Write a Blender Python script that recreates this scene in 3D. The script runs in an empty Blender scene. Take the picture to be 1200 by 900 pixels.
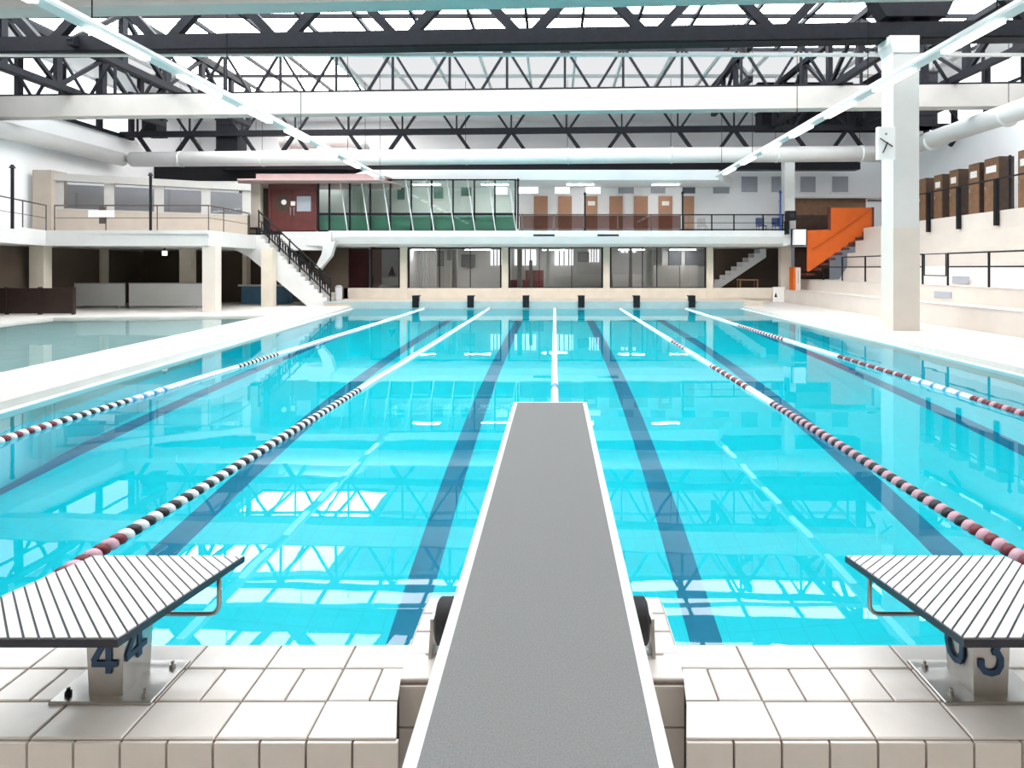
import bpy, math, random
from mathutils import Vector, Matrix
random.seed(7)
SC = bpy.context.scene
COL = SC.collection
F, CX, HY, CH = 700.0, 650.0, 314.0, 1.88

def PX(px, Y): return (px - CX) * Y / F
def PZ(py, Y): return CH + (HY - py) * Y / F

# ------------------------------------------------------------------ materials
def mat(name, col, rough=0.5, metal=0.0, noise=0.0, nscale=8.0, spec=0.5, bump=0.0):
    m = bpy.data.materials.new(name); m.use_nodes = True
    nt = m.node_tree; b = nt.nodes['Principled BSDF']
    b.inputs['Roughness'].default_value = rough
    b.inputs['Metallic'].default_value = metal
    b.inputs['Specular IOR Level'].default_value = spec
    b.inputs['Base Color'].default_value = (*col, 1)
    if noise > 0:
        tc = nt.nodes.new('ShaderNodeTexCoord'); n = nt.nodes.new('ShaderNodeTexNoise')
        n.inputs['Scale'].default_value = nscale; n.inputs['Detail'].default_value = 3
        nt.links.new(tc.outputs['Object'], n.inputs['Vector'])
        r = nt.nodes.new('ShaderNodeValToRGB')
        r.color_ramp.elements[0].position = .3; r.color_ramp.elements[1].position = .7
        r.color_ramp.elements[0].color = (*[c * (1 - noise) for c in col], 1)
        r.color_ramp.elements[1].color = (*[min(1, c * (1 + noise)) for c in col], 1)
        nt.links.new(n.outputs['Fac'], r.inputs['Fac'])
        nt.links.new(r.outputs['Color'], b.inputs['Base Color'])
        if bump > 0:
            bp = nt.nodes.new('ShaderNodeBump'); bp.inputs['Strength'].default_value = bump
            bp.inputs['Distance'].default_value = .01
            nt.links.new(n.outputs['Fac'], bp.inputs['Height']); nt.links.new(bp.outputs['Normal'], b.inputs['Normal'])
    return m

def emit(name, col, s):
    m = bpy.data.materials.new(name); m.use_nodes = True
    nt = m.node_tree; nt.nodes.clear()
    o = nt.nodes.new('ShaderNodeOutputMaterial'); e = nt.nodes.new('ShaderNodeEmission')
    e.inputs['Color'].default_value = (*col, 1); e.inputs['Strength'].default_value = s
    nt.links.new(e.outputs[0], o.inputs[0]); return m

def thin_glass(name, tint, refl=1.0):
    m = bpy.data.materials.new(name); m.use_nodes = True
    nt = m.node_tree; nt.nodes.clear()
    o = nt.nodes.new('ShaderNodeOutputMaterial'); t = nt.nodes.new('ShaderNodeBsdfTransparent')
    g = nt.nodes.new('ShaderNodeBsdfGlossy'); g.inputs['Roughness'].default_value = .02
    fr = nt.nodes.new('ShaderNodeFresnel'); fr.inputs['IOR'].default_value = 1.5
    mx = nt.nodes.new('ShaderNodeMixShader'); t.inputs['Color'].default_value = (*tint, 1)
    g.inputs['Color'].default_value = (refl, refl, refl, 1)
    nt.links.new(fr.outputs[0], mx.inputs[0]); nt.links.new(t.outputs[0], mx.inputs[1])
    nt.links.new(g.outputs[0], mx.inputs[2]); nt.links.new(mx.outputs[0], o.inputs[0]); return m

def water(name, tint, bump=.06, scale=1.1):
    m = bpy.data.materials.new(name); m.use_nodes = True
    nt = m.node_tree; nt.nodes.clear()
    o = nt.nodes.new('ShaderNodeOutputMaterial'); g = nt.nodes.new('ShaderNodeBsdfGlass')
    g.inputs['IOR'].default_value = 1.333; g.inputs['Roughness'].default_value = 0.0
    g.inputs['Color'].default_value = (1, 1, 1, 1)
    rf = nt.nodes.new('ShaderNodeBsdfRefraction'); rf.inputs['IOR'].default_value = 1.333
    rf.inputs['Roughness'].default_value = 0; rf.inputs['Color'].default_value = (*tint, 1)
    gl = nt.nodes.new('ShaderNodeBsdfGlossy'); gl.inputs['Roughness'].default_value = 0.012
    fr = nt.nodes.new('ShaderNodeFresnel'); fr.inputs['IOR'].default_value = 1.333
    mx = nt.nodes.new('ShaderNodeMixShader')
    tc = nt.nodes.new('ShaderNodeTexCoord'); n = nt.nodes.new('ShaderNodeTexNoise')
    n.inputs['Scale'].default_value = scale; n.inputs['Detail'].default_value = 2
    nt.links.new(tc.outputs['Object'], n.inputs['Vector'])
    bp = nt.nodes.new('ShaderNodeBump'); bp.inputs['Strength'].default_value = bump; bp.inputs['Distance'].default_value = .02
    nt.links.new(n.outputs['Fac'], bp.inputs['Height'])
    for x in (rf, gl, fr): nt.links.new(bp.outputs['Normal'], x.inputs['Normal'])
    nt.links.new(fr.outputs[0], mx.inputs[0]); nt.links.new(rf.outputs[0], mx.inputs[1])
    nt.links.new(gl.outputs[0], mx.inputs[2]); nt.links.new(mx.outputs[0], o.inputs[0])
    nt.nodes.remove(g)
    return m

def tilewall(name, c1, c2, w, h, mortar=.004, rough=.25):
    """procedural grid of tiles in object space, mapped by the dominant axes"""
    m = bpy.data.materials.new(name); m.use_nodes = True
    nt = m.node_tree; b = nt.nodes['Principled BSDF']; b.inputs['Roughness'].default_value = rough
    tc = nt.nodes.new('ShaderNodeTexCoord'); br = nt.nodes.new('ShaderNodeTexBrick')
    br.offset = 0; br.inputs['Scale'].default_value = 1; br.inputs['Brick Width'].default_value = w
    br.inputs['Row Height'].default_value = h; br.inputs['Mortar Size'].default_value = mortar
    br.inputs['Color1'].default_value = (*c1, 1); br.inputs['Color2'].default_value = (*[c * .985 for c in c1], 1)
    br.inputs['Mortar'].default_value = (*c2, 1)
    nt.links.new(tc.outputs['Object'], br.inputs['Vector']); nt.links.new(br.outputs['Color'], b.inputs['Base Color'])
    return m

M = dict(
    white=mat('white_paint', (.62, .61, .595), .6, noise=.03, nscale=1.5),
    wall=mat('white_wall', (.86, .86, .87), .7, noise=.02, nscale=.8),
    ceiling=mat('ceiling_panel', (.82, .83, .83), .8, noise=.04, nscale=.5),
    beam=mat('cream_beam', (.41, .385, .36), .6, noise=.03, nscale=2),
    cream=mat('cream_concrete', (.66, .58, .48), .7, noise=.05, nscale=2),
    beige=mat('beige_render', (.56, .48, .40), .7, noise=.05, nscale=2),
    deck=mat('deck_tile_far', (.55, .515, .48), .45, noise=.04, nscale=3),
    tribune=mat('tribune_concrete', (.63, .56, .50), .6, noise=.04, nscale=1.2),
    steel=mat('dark_steel', (.008, .0085, .012), .6, noise=.25, nscale=6, spec=.15),
    black=mat('black_metal', (.010, .010, .013), .5, noise=.2, nscale=20, spec=.2),
    brownsteel=mat('brown_rail', (.07, .05, .045), .5, noise=.2, nscale=10),
    duct=mat('white_duct', (.64, .64, .63), .35, noise=.02, nscale=3),
    tile=mat('white_glazed_tile', (.80, .735, .685), .22, noise=.03, nscale=14),
    grout=mat('tile_grout', (.22, .17, .15), .8, noise=.2, nscale=30),
    pool=tilewall('pool_tile', (.003, .80, .88), (.003, .70, .78), .25, .25),
    poolline=mat('pool_line_tile', (.001, .20, .33), .4, noise=.1, nscale=3),
    poolwhite=mat('pale_pool_tile', (.72, .84, .83), .4, noise=.04, nscale=2),
    grit=mat('grey_grip', (.205, .203, .201), .85, noise=.14, nscale=260, bump=.25),
    boardwhite=mat('board_white', (.86, .85, .84), .35, noise=.02, nscale=5),
    plate=mat('plate_white', (.84, .82, .82), .35, noise=.02, nscale=12),
    navy=mat('navy_edge', (.008, .010, .022), .4, noise=.2, nscale=20),
    inox=mat('stainless', (.46, .44, .42), .32, 1.0, noise=.06, nscale=20),
    digit=mat('digit_blue', (.010, .05, .12), .5, noise=.1, nscale=30),
    rubber=mat('black_rubber', (.015, .013, .014), .6, noise=.2, nscale=30),
    fwhite=mat('float_white', (.80, .78, .80), .35, noise=.03, nscale=20),
    fblack=mat('float_black', (.012, .008, .014), .35, noise=.2, nscale=20),
    fpink=mat('float_pink', (.62, .35, .41), .35, noise=.05, nscale=20),
    fred=mat('float_red', (.16, .012, .02), .35, noise=.1, nscale=20),
    fblue=mat('float_blue', (.10, .30, .55), .35, noise=.1, nscale=20),
    brown=mat('brown_wood', (.20, .105, .055), .6, noise=.15, nscale=5),
    darkbrown=mat('dark_brown_wood', (.055, .030, .018), .6, noise=.2, nscale=5),
    partition=mat('near_black_brown', (.022, .011, .008), .5, noise=.2, nscale=4),
    kerbtile=mat('grey_teal_tile', (.36, .42, .41), .35, noise=.05, nscale=3),
    lilac=mat('lilac_grey_wall', (.25, .245, .27), .7, noise=.08, nscale=1),
    parapet=mat('parapet_beige', (.40, .335, .28), .7, noise=.05, nscale=2),
    door=mat('tan_door', (.38, .20, .12), .55, noise=.06, nscale=4),
    maroon=mat('maroon_door', (.105, .022, .018), .5, noise=.15, nscale=3),
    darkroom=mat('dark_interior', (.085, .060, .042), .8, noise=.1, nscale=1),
    greyroom=mat('grey_interior', (.55, .55, .56), .8, noise=.06, nscale=1),
    rose=mat('rose_fascia', (.50, .34, .33), .6, noise=.05, nscale=2),
    orange=mat('orange_panel', (.62, .105, .006), .5, noise=.05, nscale=2),
    blue=mat('blue_fabric', (.02, .06, .25), .6, noise=.1, nscale=6),
    bluebox=mat('blue_panel', (.055, .15, .25), .5, noise=.1, nscale=3),
    shade=mat('window_blind', (.36, .37, .41), .7, noise=.05, nscale=2),
    shadedark=mat('window_dark', (.10, .11, .13), .4, noise=.1, nscale=2),
    teal=mat('teal_blind', (.07, .20, .17), .5, noise=.1, nscale=2),
    curtain=mat('grey_curtain', (.30, .30, .31), .8, noise=.1, nscale=6),
    paper=mat('white_paper', (.85, .83, .80), .6, noise=.02, nscale=6),
    green=thin_glass('green_glass', (.60, .84, .76)),
    palegreen=thin_glass('pale_green_glass', (.90, .97, .94)),
    glass=thin_glass('clear_glass', (.90, .91, .91)),
    smoke=thin_glass('smoked_panel', (.48, .38, .37)),
    water=water('pool_water', (.70, .97, 1.0)),
    water2=water('shallow_water', (.86, .98, .98), .06, 1.3),
    sky=emit('skylight_pane', (.93, .97, 1.0), 27.0),
    added_glare=emit('added_glare_panel', (1.0, .99, .97), 28.0),  # added emitter, makes the bright glare patch on the water
    cler=emit('clerestory_pane', (.93, .96, 1.0), 5.0),
    added_near_fill=emit('added_near_fill_panel', (.95, .97, 1.0), 10.0),  # added unseen emitter, lights the near deck and board
    added_roofglow=emit('added_roof_glow_panel', (.97, .98, 1.0), 2.1),  # plain roof made to glow, added to brighten ceiling and facade
    added_roomlight=emit('added_room_light', (1.0, .98, .95), 55.0),  # added light for the lobby and gallery interiors
    dayroom=emit('lit_window_pane', (.95, .97, 1.0), 4.0),
    tube=emit('fluorescent_tube', (.95, 1.0, .98), 7.0),
    lamp=emit('lamp_glow', (1, .97, .9), 4.0),
)

# ------------------------------------------------------------------ mesh builder
class MB:
    def __init__(s): s.v = []; s.f = []; s.mi = []; s.cur = 0
    def add(s, vs, fs):
        o = len(s.v); s.v += [tuple(v) for v in vs]
        s.f += [tuple(o + i for i in f) for f in fs]; s.mi += [s.cur] * len(fs); return s
    def box(s, x0, x1, y0, y1, z0, z1):
        x0, x1 = min(x0, x1), max(x0, x1); y0, y1 = min(y0, y1), max(y0, y1); z0, z1 = min(z0, z1), max(z0, z1)
        return s.add([(x0,y0,z0),(x1,y0,z0),(x1,y1,z0),(x0,y1,z0),(x0,y0,z1),(x1,y0,z1),(x1,y1,z1),(x0,y1,z1)],
                     [(0,3,2,1),(4,5,6,7),(0,1,5,4),(1,2,6,5),(2,3,7,6),(3,0,4,7)])
    def bbox(s, x0, x1, y0, y1, z0, z1, c=.004):
        """box with chamfered top edges"""
        x0, x1 = min(x0, x1), max(x0, x1); y0, y1 = min(y0, y1), max(y0, y1)
        return s.add([(x0,y0,z0),(x1,y0,z0),(x1,y1,z0),(x0,y1,z0),(x0,y0,z1-c),(x1,y0,z1-c),(x1,y1,z1-c),(x0,y1,z1-c),
                      (x0+c,y0+c,z1),(x1-c,y0+c,z1),(x1-c,y1-c,z1),(x0+c,y1-c,z1)],
                     [(0,3,2,1),(0,1,5,4),(1,2,6,5),(2,3,7,6),(3,0,4,7),(4,5,9,8),(5,6,10,9),(6,7,11,10),(7,4,8,11),(8,9,10,11)])
    def prism(s, poly, a0, a1, axis='z'):
        """extrude polygon; axis z: poly=(x,y); axis y: poly=(x,z); axis x: poly=(y,z)"""
        n = len(poly)
        A = sum(poly[i][0]*poly[(i+1)%n][1]-poly[(i+1)%n][0]*poly[i][1] for i in range(n))
        if (A < 0) != (axis == 'y'): poly = poly[::-1]
        def p(q, a): return (q[0], q[1], a) if axis == 'z' else (q[0], a, q[1]) if axis == 'y' else (a, q[0], q[1])
        vs = [p(q, a0) for q in poly] + [p(q, a1) for q in poly]
        fs = [tuple(range(n))[::-1], tuple(range(n, 2*n))] + [(i, (i+1)%n, n+(i+1)%n, n+i) for i in range(n)]
        return s.add(vs, fs)
    def bar(s, p, q, w, h=None, up=(0, 0, 1)):
        p, q = Vector(p), Vector(q); h = h or w; d = (q - p).normalized(); u = Vector(up)
        if abs(d.dot(u)) > .99: u = Vector((0, 1, 0))
        a = d.cross(u).normalized() * w / 2; b = a.cross(d).normalized() * h / 2
        vs = [p-a-b, p+a-b, p+a+b, p-a+b, q-a-b, q+a-b, q+a+b, q-a+b]
        return s.add(vs, [(0,1,2,3),(7,6,5,4),(0,4,5,1),(1,5,6,2),(2,6,7,3),(3,7,4,0)])
    def tube(s, pts, r, n=10, cap=True):
        pts = [Vector(p) for p in pts]; rs = r if isinstance(r, (list, tuple)) else [r]*len(pts)
        vs = []; fs = []; prev = None
        for i, p in enumerate(pts):
            d = (pts[min(i+1, len(pts)-1)] - pts[max(i-1, 0)]).normalized()
            if prev is None:
                u = Vector((0,0,1)) if abs(d.z) < .9 else Vector((0,1,0)); a = d.cross(u).normalized()
            else: a = (prev - d*prev.dot(d)).normalized()
            prev = a; b = d.cross(a)
            vs += [p + (a*math.cos(t*2*math.pi/n) + b*math.sin(t*2*math.pi/n))*rs[i] for t in range(n)]
        for i in range(len(pts)-1):
            for t in range(n):
                fs.append((i*n+t, i*n+(t+1)%n, (i+1)*n+(t+1)%n, (i+1)*n+t))
        if cap: fs += [tuple(range(n))[::-1], tuple((len(pts)-1)*n+t for t in range(n))]
        return s.add(vs, fs)
    def ribbon(s, pts, w, y, t=.002, plane='xz'):
        """flat stroke (digits): polyline with width w extruded by t"""
        P = [Vector((p[0], p[1])) for p in pts]; L = []; R = []
        for i, p in enumerate(P):
            d0 = (P[i]-P[i-1]).normalized() if i else None
            d1 = (P[i+1]-P[i]).normalized() if i < len(P)-1 else None
            if d0 is None: d = d1; k = 1
            elif d1 is None: d = d0; k = 1
            else:
                d = (d0+d1).normalized(); k = 1/max(.5, d.dot(d0))
            nn = Vector((-d.y, d.x))*w/2*k; L.append(p+nn); R.append(p-nn)
        for i in range(len(P)-1):
            s.prism([tuple(L[i]), tuple(L[i+1]), tuple(R[i+1]), tuple(R[i])], y, y+t, 'y' if plane == 'xz' else 'x')
        return s
    def build(s, name, m, parent=None, smooth=False, origin=None):
        ms = m if isinstance(m, (list, tuple)) else [m]
        if parent is not None: org = Vector(parent.get('_o', (0,0,0)))
        elif origin is not None: org = Vector(origin)
        else:
            xs = [v[0] for v in s.v]; ys = [v[1] for v in s.v]; zs = [v[2] for v in s.v]
            org = Vector(((min(xs)+max(xs))/2, (min(ys)+max(ys))/2, min(zs)))
        me = bpy.data.meshes.new(name)
        me.from_pydata([(v[0]-org.x, v[1]-org.y, v[2]-org.z) for v in s.v], [], s.f)
        for x in ms: me.materials.append(M[x] if isinstance(x, str) else x)
        for i, p in enumerate(me.polygons):
            p.material_index = s.mi[i]; p.use_smooth = smooth
        me.update()
        o = bpy.data.objects.new(name, me); COL.objects.link(o)
        if parent is not None: o.parent = parent
        else: o.location = org
        o['_o'] = tuple(org)
        return o

def tag(o, label=None, cat=None, group=None, kind=None):
    if label: o['label'] = label
    if cat: o['category'] = cat
    if group: o['group'] = group
    if kind: o['kind'] = kind
    return o
def st(o): o['kind'] = 'structure'; return o
def thing(name, label, cat, loc=(0,0,0), group=None, rz=0):
    o = bpy.data.objects.new(name, None); COL.objects.link(o); o.location = loc
    o.rotation_euler[2] = rz; o.empty_display_size = .2
    o['_o'] = tuple(loc) if rz == 0 else (0, 0, 0)
    return tag(o, label, cat, group)
def kids(o): return [c for c in COL.objects if c.parent == o]
def copy_tree(o, parent=None):
    c = o.copy(); COL.objects.link(c)
    if parent is not None: c.parent = parent
    for ch in kids(o): copy_tree(ch, c)
    return c

# ------------------------------------------------------------------ camera
cd = bpy.data.cameras.new('camera'); cam = bpy.data.objects.new('camera', cd); COL.objects.link(cam)
cam.location = (0, 0, CH); cam.rotation_euler = (math.radians(90), 0, 0)
cd.sensor_width = 36; cd.lens = 36*F/1200; cd.shift_x = -(CX-600)/1200; cd.shift_y = -(450-HY)/1200
cd.clip_end = 200; cd.clip_start = .05
SC.camera = cam

# ------------------------------------------------------------------ pool shell
YN, YF, DEP = 2.03, 27.5, -3.6
def XL(y): return -7.26 - .106*(y-7.8)
def XW(y): return -9.3 - .105*(y-10)          # outer edge of walkway between pools
def XR(y): return 8.0 + .026*(y-2)
pool_poly = [(XL(YN), YN), (XR(YN), YN), (XR(YF), YF), (XL(YF), YF)]
st(MB().prism([(-11.5, YN-.4), (9.5, YN-.4), (9.5, YF+.4), (-11.5, YF+.4)], DEP-.2, DEP).build('floor_pool', 'pool'))
# walls of the pool
def slabwall(name, poly, z0, z1, m): return st(MB().prism(poly, z0, z1).build(name, m))
slabwall('wall_pool_left', [(XL(YN)-.02, YN), (XL(YF)-.02, YF), (XL(YF)-.2, YF), (XL(YN)-.2, YN)], DEP, 0.02, 'pool')
slabwall('wall_pool_right', [(XR(YN)+.02, YN), (XR(YF)+.02, YF), (XR(YF)+.2, YF), (XR(YN)+.2, YN)], DEP, 0.02, 'pool')
slabwall('wall_pool_far', [(XL(YF), YF-.02), (XR(YF), YF-.02), (9, YF+.2), (-10.2, YF+.2)], DEP, -.03, 'pool')
slabwall('wall_pool_rim', [(XL(YF), YF-.03), (XR(YF), YF-.03), (9, YF+.2), (-10.2, YF+.2)], -.03, .24, 'kerbtile')
slabwall('wall_pool_near', [(-7.5, YN), (9, YN), (9, YN-.2), (-7.5, YN-.2)], DEP, .1, 'pool')
# water
def flat(poly, z, name, m):
    return tag(MB().add([(x, y, z) for x, y in poly], [tuple(range(len(poly)))]).build(name, m), kind='structure')
flat(pool_poly, 0.0, 'pool_water', 'water')
# lane lines on the pool floor
for x in (-7.3, -4.5, -1.5, 1.5, 4.5, 7.2):
    y0 = YN+.4
    st(MB().box(x-.16, x+.16, y0, YF-1.6, DEP, DEP+.006).build('floor_marking', 'poolline'))
    st(MB().box(x-.5, x-.162, YF-1.9, YF-1.6, DEP, DEP+.006).box(x+.162, x+.5, YF-1.9, YF-1.6, DEP, DEP+.006).build('floor_marking', 'poolline'))
# walkway between the pools, overflow rim
W0, W1 = -4.0, YF+.0
walk = [(XL(YN), YN), (XL(YF), YF), (XW(23.0), YF), (XW(23), 22.3), (XW(YN), YN)]
st(MB().prism(walk, -1.2, .12).build('floor_walkway', 'deck'))
st(MB().prism([(XL(YN)+.12, YN+.0), (XL(YF)+.12, YF), (XL(YF), YF), (XL(YN), YN)], -.35, .012).build('trim_1', 'poolwhite'))
st(MB().prism([(XR(YN)-.12, YN+.0), (XR(YF)-.12, YF), (XR(YF), YF), (XR(YN), YN)], -.35, .012).build('trim_2', 'poolwhite'))
# right deck
st(MB().prism([(XR(YN), YN), (XR(31), 31), (13.2, 31), (13.2, YN)], -1.2, .12).build('floor_deck_right', 'deck'))
# left shallow pool
LP = [(XW(YN), YN), (XW(22.3), 22.3), (-17.8, 21.2), (-16.6, YN)]
flat(LP, .05, 'pool_water', 'water2')
st(MB().prism([(XW(YN)+.3, YN-.2), (XW(22.3)+.3, 22.6), (-18.2, 21.6), (-17, YN-.2)], -1.25, -1.05).build('floor_shallow_pool', 'poolwhite'))
st(MB().prism([(-17.8, 21.2), (XW(22.3), 22.3), (XW(22.3), 23.0), (-17.8, 23.0)], -1.2, .12).prism([(-16.6, YN), (-17.8, 21.2), (-17.8, 23.0), (-22, 23.0), (-22, YN)], -1.2, .12).build('floor_deck_left', 'deck'))
st(MB().prism([(-22, 23), (-10.6, 23), (XW(23), YF), (-10.66, 31), (-22, 31)], -1.2, .12).build('floor_deck_far_left', 'deck'))
# far terrace with kerb
st(MB().box(-10.64, 9.6, YF, 36, -1.2, .31).build('floor_terrace', 'beige'))
st(MB().box(9.6, 13.2, 31.16, 36, -.1, .31).build('floor_terrace', 'beige'))
st(MB().box(-10.64, XR(YF)+.05, YF-.03, YF+.45, .24, .335).build('trim_3', 'kerbtile'))
st(MB().box(PX(404, 31), PX(905, 31), 30.9, 31.15, .31, .84).build('wall_kerb', 'cream'))

# ------------------------------------------------------------------ near tiled deck
DZ = .6
mb = MB()
mb.cur = 1
NX0, NX1 = -.49, .41          # pier sides
g = .0035
# grout body, left / right / pier
mb.prism([(-8, 1.625), (-.432, 1.625), (-.486, 1.852), (-.488, YN), (-8, YN)], -.4, DZ-.004)
mb.prism([(9, 1.625), (.359, 1.625), (.408, 1.852), (.402, YN), (9, YN)], -.4, DZ-.004)
mb.box(NX0, NX1, 1.852, 2.32, -3.6, DZ-.004)
mb.cur = 0
def tiles(xs, y0, y1):
    for a, b in zip(xs, xs[1:]): mb.bbox(a+g, b-g, y0+g, y1-g, DZ-.012, DZ+.002, .003)
def seq(x0, step, n): return [x0 + step*i for i in range(n+1)]
LXs = seq(-.422, -.2515, 27); RXs = seq(.355, .26, 31)
L2 = seq(-.422, -.12575, 54); R2 = seq(.355, .13, 62)
for xs, s in ((LXs, -1), (RXs, 1)):
    x = [*xs]; x = x if s > 0 else x[::-1]
    e = 1 if s > 0 else -1
    y_ = x[1:] if s > 0 else x[:-1]
    tiles(y_, 1.622, 1.764)
    q0 = xs[0] + s*0
    ed = (lambda y: -.432-.238*(y-1.625)) if s < 0 else (lambda y: .359+.216*(y-1.625))
    o1 = xs[1]; o2 = (xs[0]+xs[1])/2
    mb.prism([(ed(1.622), 1.622+g), (o1-s*g, 1.622+g), (o1-s*g, 1.764-g), (ed(1.764), 1.764-g)], DZ-.012, DZ+.002)
    mb.prism([(ed(1.764), 1.764+g), (o2-s*g, 1.764+g), (o2-s*g, 1.908-g), (ed(1.852), 1.908-g)], DZ-.012, DZ+.002)
    tiles(x, 1.908, 2.03)
for xs, s in ((L2, -1), (R2, 1)):
    x = xs if s > 0 else xs[::-1]
    tiles(x[1:] if s > 0 else x[:-1], 1.764, 1.908)
    # front face tiles
    for a, b in zip(x, x[1:]):
        for z0 in (.458, .318, .178):
            mb.box(a+g, b-g, 1.615, 1.63, z0+g, z0+.14-g)
# pier top + sides + near face
for y0, y1 in ((1.854, 1.975), (1.975, 2.10), (2.10, 2.21), (2.21, 2.32)):
    for a, b in ((NX0, -.27), (-.27, -.04), (-.04, .185), (.185, NX1)):
        if y0 < 2.0 or True: mb.bbox(a+g, b-g, y0+g, y1-g, DZ-.012, DZ+.003, .003)
for z0 in (.2, .33, .46):
    mb.box(NX0+.01, NX0+.2, 1.845, 1.857, z0+g, z0+.13-g); mb.box(NX1-.2, NX1-.01, 1.845, 1.857, z0+g, z0+.13-g)
    mb.box(NX0+.2+2*g, NX1-.2-2*g, 1.845, 1.857, z0+g, z0+.13-g)
    for k in range(2):
        mb.box(NX0-.006, NX0+.004, YN+.01+.13*k, YN+.135+.13*k, z0+g, z0+.13-g)
        mb.box(NX1-.004, NX1+.006, YN+.01+.13*k, YN+.135+.13*k, z0+g, z0+.13-g)
st(mb.build('floor_near_deck', ['tile', 'grout']))
st(MB().box(-22, 19, -5, 1.63, -.5, .1).build('floor', 'deck'))
st(MB().box(9, 19, 1.6, YN+.02, -.5, .12).box(-22, -8, 1.6, YN+.02, -.5, .12).build('floor', 'deck'))

# ------------------------------------------------------------------ springboard
t = thing('diving_board', 'grey gritty diving board with white edges reaching over the water', 'diving board', (-.034, 1.6, .6))
XB0, XB1, YB0, YB1, ZB = -.281, .219, -.9, 4.08, .964
mb = MB()
prof = [(YB0, .045), (1.5, .05), (3.2, .035), (4.08, .025)]
vs = []; fs = []
for y, th in prof:
    vs += [(XB0, y, ZB-th), (XB1, y, ZB-th), (XB1, y, ZB-.004), (XB1-.006, y, ZB), (XB0+.006, y, ZB), (XB0, y, ZB-.004)]
for i in range(len(prof)-1):
    for k in range(6): fs.append((i*6+k, i*6+(k+1)%6, (i+1)*6+(k+1)%6, (i+1)*6+k))
fs += [tuple(range(6))[::-1], tuple(18+k for k in range(6))]
mb.add(vs, [f[::-1] for f in fs]).build('board', 'boardwhite', t)
MB().box(XB0+.028, XB1-.028, YB0+.03, YB1-.022, ZB-.001, ZB+.0015).build('grip_surface', 'grit', t)
# fulcrum: roller across the board, cheek plates, base
RYY = 2.0
mb = MB().tube([(-.392, RYY, .70), (-.384, RYY, .70), (.302, RYY, .70), (.31, RYY, .70)], [.06, .072, .072, .06], 24)
mb.build('fulcrum_roller', 'rubber', t, True)
MB().tube([(-.415, RYY, .70), (.333, RYY, .70)], .010, 12).build('axle', 'inox', t, True)
for sx in (-.407, .325):
    MB().prism([(RYY-.05, .604), (RYY+.05, .604), (RYY+.02, .715), (RYY-.02, .715)], sx-.005, sx+.005, 'x').build('bracket', 'inox', t)
for x in (-.25, .19):
    MB().box(x-.02, x+.02, 1.9, 2.4, .604, .63).build('rail', 'inox', t)
MB().box(-.2, .14, 1.97, 2.03, .772, .917).build('pad', 'rubber', t)
# rear anchor frame
for x in (-.24, .18):
    MB().box(x-.025, x+.025, -.65, -.6, .1, .915).build('leg', 'inox', t)
MB().box(-.265, .205, -.65, -.6, .86, .915).build('crossbar', 'inox', t)

# ------------------------------------------------------------------ starting blocks
def clip(poly, a, b, c):
    """keep a*x+b*y<=c"""
    out = []
    for i in range(len(poly)):
        p, q = poly[i], poly[(i+1) % len(poly)]
        dp, dq = a*p[0]+b*p[1]-c, a*q[0]+b*q[1]-c
        if dp <= 0: out.append(p)
        if dp*dq < 0:
            k = dp/(dp-dq); out.append((p[0]+(q[0]-p[0])*k, p[1]+(q[1]-p[1])*k))
    return out
DIG = {
 '4': [[(.68, 0), (.68, 1.04)], [(.62, 1.02), (.06, .34)], [(0, .27), (1.04, .27)]],
 '3': [[(.08, .40), (.09, .20), (.24, .05), (.5, 0), (.74, .05), (.88, .22), (.88, .42), (.76, .57), (.56, .60)], [(.60, .56), (.95, 1.0), (.1, 1.0)]],
 '0': [[(.5, 0), (.24, .08), (.1, .35), (.1, .9), (.24, 1.15), (.5, 1.25), (.76, 1.15), (.9, .9), (.9, .35), (.76, .08), (.5, 0)]],
}
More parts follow.
